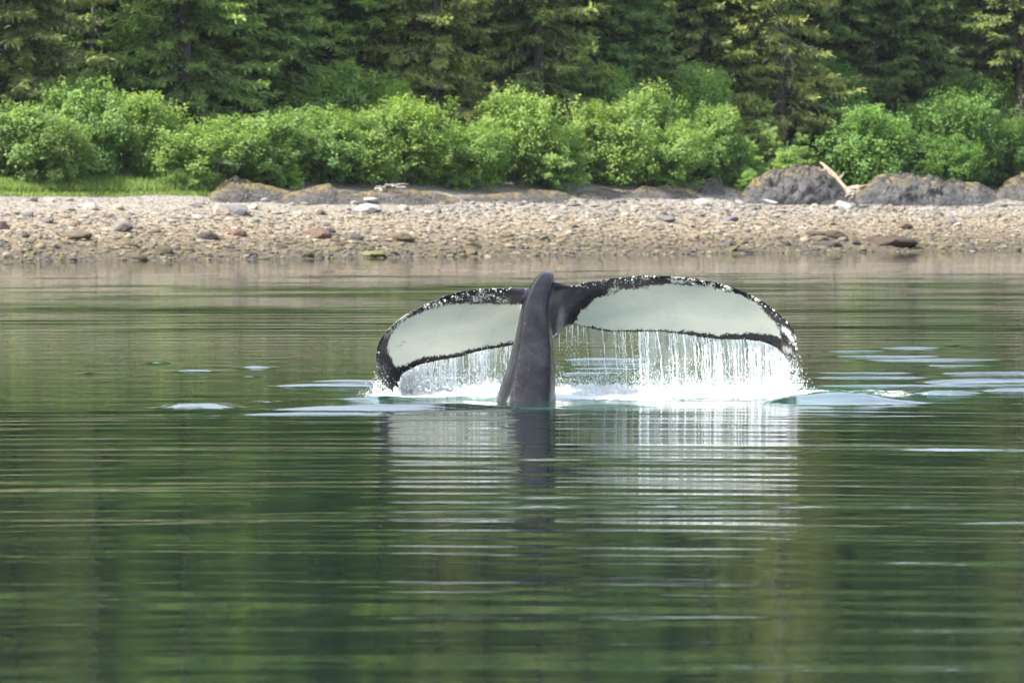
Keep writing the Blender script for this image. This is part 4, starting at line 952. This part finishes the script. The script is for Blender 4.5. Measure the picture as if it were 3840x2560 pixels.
    # few drips from the notch, right of the tail stock
    for q in range(9):
        px = rng.uniform(1279, 1345); p = W(px, np.interp(px, [1279, 1296, 1316, 1345], [768, 752, 745, 752]), YT_)
        m = 40; dp.append(np.stack([p[0] + rng.normal(0, 0.02, m), p[1] + rng.normal(0, 0.03, m), p[2] * rng.random(m)], 1)); ds.append(rng.uniform(0.0018, 0.005, m))
        zz = np.linspace(p[2], p[2] - rng.uniform(0.05, 0.2), 9); tubes.append(tube(np.stack([p[0] + 0 * zz, p[1] + 0 * zz, zz], 1), np.linspace(.005, .001, 9), 5))
    # burst off the tips and above the foam
    for px, py, sx, sz, m in ((1826, 850, 0.03, 0.11, 260), (1838, 900, 0.08, 0.07, 260), (868, 884, 0.04, 0.06, 260), (860, 905, 0.07, 0.04, 180)):
        p = W(px, py, 41.0); z = np.abs(p[2] + rng.normal(0, sz, m)); dp.append(np.stack([p[0] + rng.normal(0, sx, m), p[1] + rng.normal(0, 0.06, m), z], 1)); ds.append(rng.uniform(0.0016, 0.006, m))
    m = 7000; px = np.concatenate([rng.uniform(1276, 1845, int(m * .66)), rng.uniform(880, 1170, m - int(m * .66))]); Y = 41.5 + rng.normal(0, 0.16, m)
    dp.append(np.stack([(px - 1176) / FPX * Y, Y, np.abs(rng.exponential(0.06, m)) + 0.06], 1)); ds.append(rng.uniform(0.0016, 0.0055, m))
    dp, ds = np.concatenate(dp), np.concatenate(ds); n = len(dp)
    root = empty('falling_water', (0, 41.2, 0)); tag(root, 'white water pouring in strands and drops off the fluke edges', 'falling water', kind='stuff')
    o3 = np.array([0, 41.2, 0])
    v, f = join(tubes); tag(link('strands', mesh_from('strands', v - o3, f, True), M_SPRAY, root), kind='stuff')
    v, f = join(sheets); tag(link('sheet', mesh_from('sheet', v - o3, f, True, attrs={'dens': np.concatenate(dens)}), M_SHEET, root), kind='stuff')
    b = scatter('drops', [OCT], dp - o3, np.stack([ds, ds, ds * rng.uniform(.9, 1.7, n)], 1), rng.uniform(0, 6, n), np.ones((n, 3)), M_SPRAY, root, True); tag(b, kind='stuff')
falling_water()
def foam():
    g = N('foam'); g.bs(Base_Color=(0.88, 0.90, 0.90), Roughness=0.7)
    tl = g.new('BsdfTranslucent'); tl.inputs['Color'].default_value = (0.9, 0.92, 0.92, 1); mx = g.new('MixShader'); mx.inputs[0].default_value = 0.35
    g.t.links.new(g.b.outputs[0], mx.inputs[1]); g.t.links.new(tl.outputs[0], mx.inputs[2]); g.t.links.new(mx.outputs[0], g.out.inputs['Surface'])
    g.bump(g.noise(45, 5, 0.7, g.pos()), 0.8, 0.02)
    nx, ny = 580, 110
    V = []
    xs = np.linspace((856 - 1176) / FPX * 41.2, (1862 - 1176) / FPX * 41.4, nx); v = np.linspace(0, 1, ny)
    X, Vv = np.meshgrid(xs, v, indexing='ij')
    Y = 41.05 + 1.15 * Vv + 0.10 * vnoise(X * 1.6, 0, 0, 4)
    ends = sstep(xs[0], xs[0] + 0.18, X) * sstep(xs[-1], xs[-1] - 0.25, X)
    wid = np.exp(-((Vv - 0.42) / 0.24) ** 2)
    lump = 0.62 + 0.75 * fbm(X * 3.2, Y * 3.2, 0, 4, 51) + 0.55 * fbm(X * 13, Y * 13, 0, 3, 55) + 0.5 * fbm(X * 38, Y * 38, 0, 2, 57)
    Z = -0.03 + (0.165 * wid * lump * (1 - 0.35 * sstep(0.35, 0.6, X) * sstep(1.3, 0.8, X)) - 0.012) * ends
    me = mesh_from('splash_foam', np.stack([X, Y, Z], -1).reshape(-1, 3), grid_faces(nx, ny), True)
    tag(link('splash_foam', me, g.m), 'band of white foam churned up under the falling water', 'foam', kind='stuff')
foam()

# ------------------------------------------------------------------ thin air haze over the whole place
def haze():
    import bmesh
    bm = bmesh.new(); bmesh.ops.create_cube(bm, size=1.0)
    for v in bm.verts: v.co = (v.co.x * 7000, v.co.y * 7400, v.co.z * 130 + 53)
    me = bpy.data.meshes.new('haze'); bm.to_mesh(me); bm.free()
    m = bpy.data.materials.new('haze_air'); m.use_nodes = True; n = m.node_tree.nodes
    n.remove(n['Principled BSDF']); pv = n.new('ShaderNodeVolumePrincipled')
    pv.inputs['Color'].default_value = (0.80, 0.90, 1.0, 1); pv.inputs['Density'].default_value = 0.000042
    m.node_tree.links.new(pv.outputs[0], n['Material Output'].inputs['Volume'])
    tag(link('haze', me, m), 'thin pale haze in the air between the viewer and the forest', 'haze', kind='stuff')
haze()
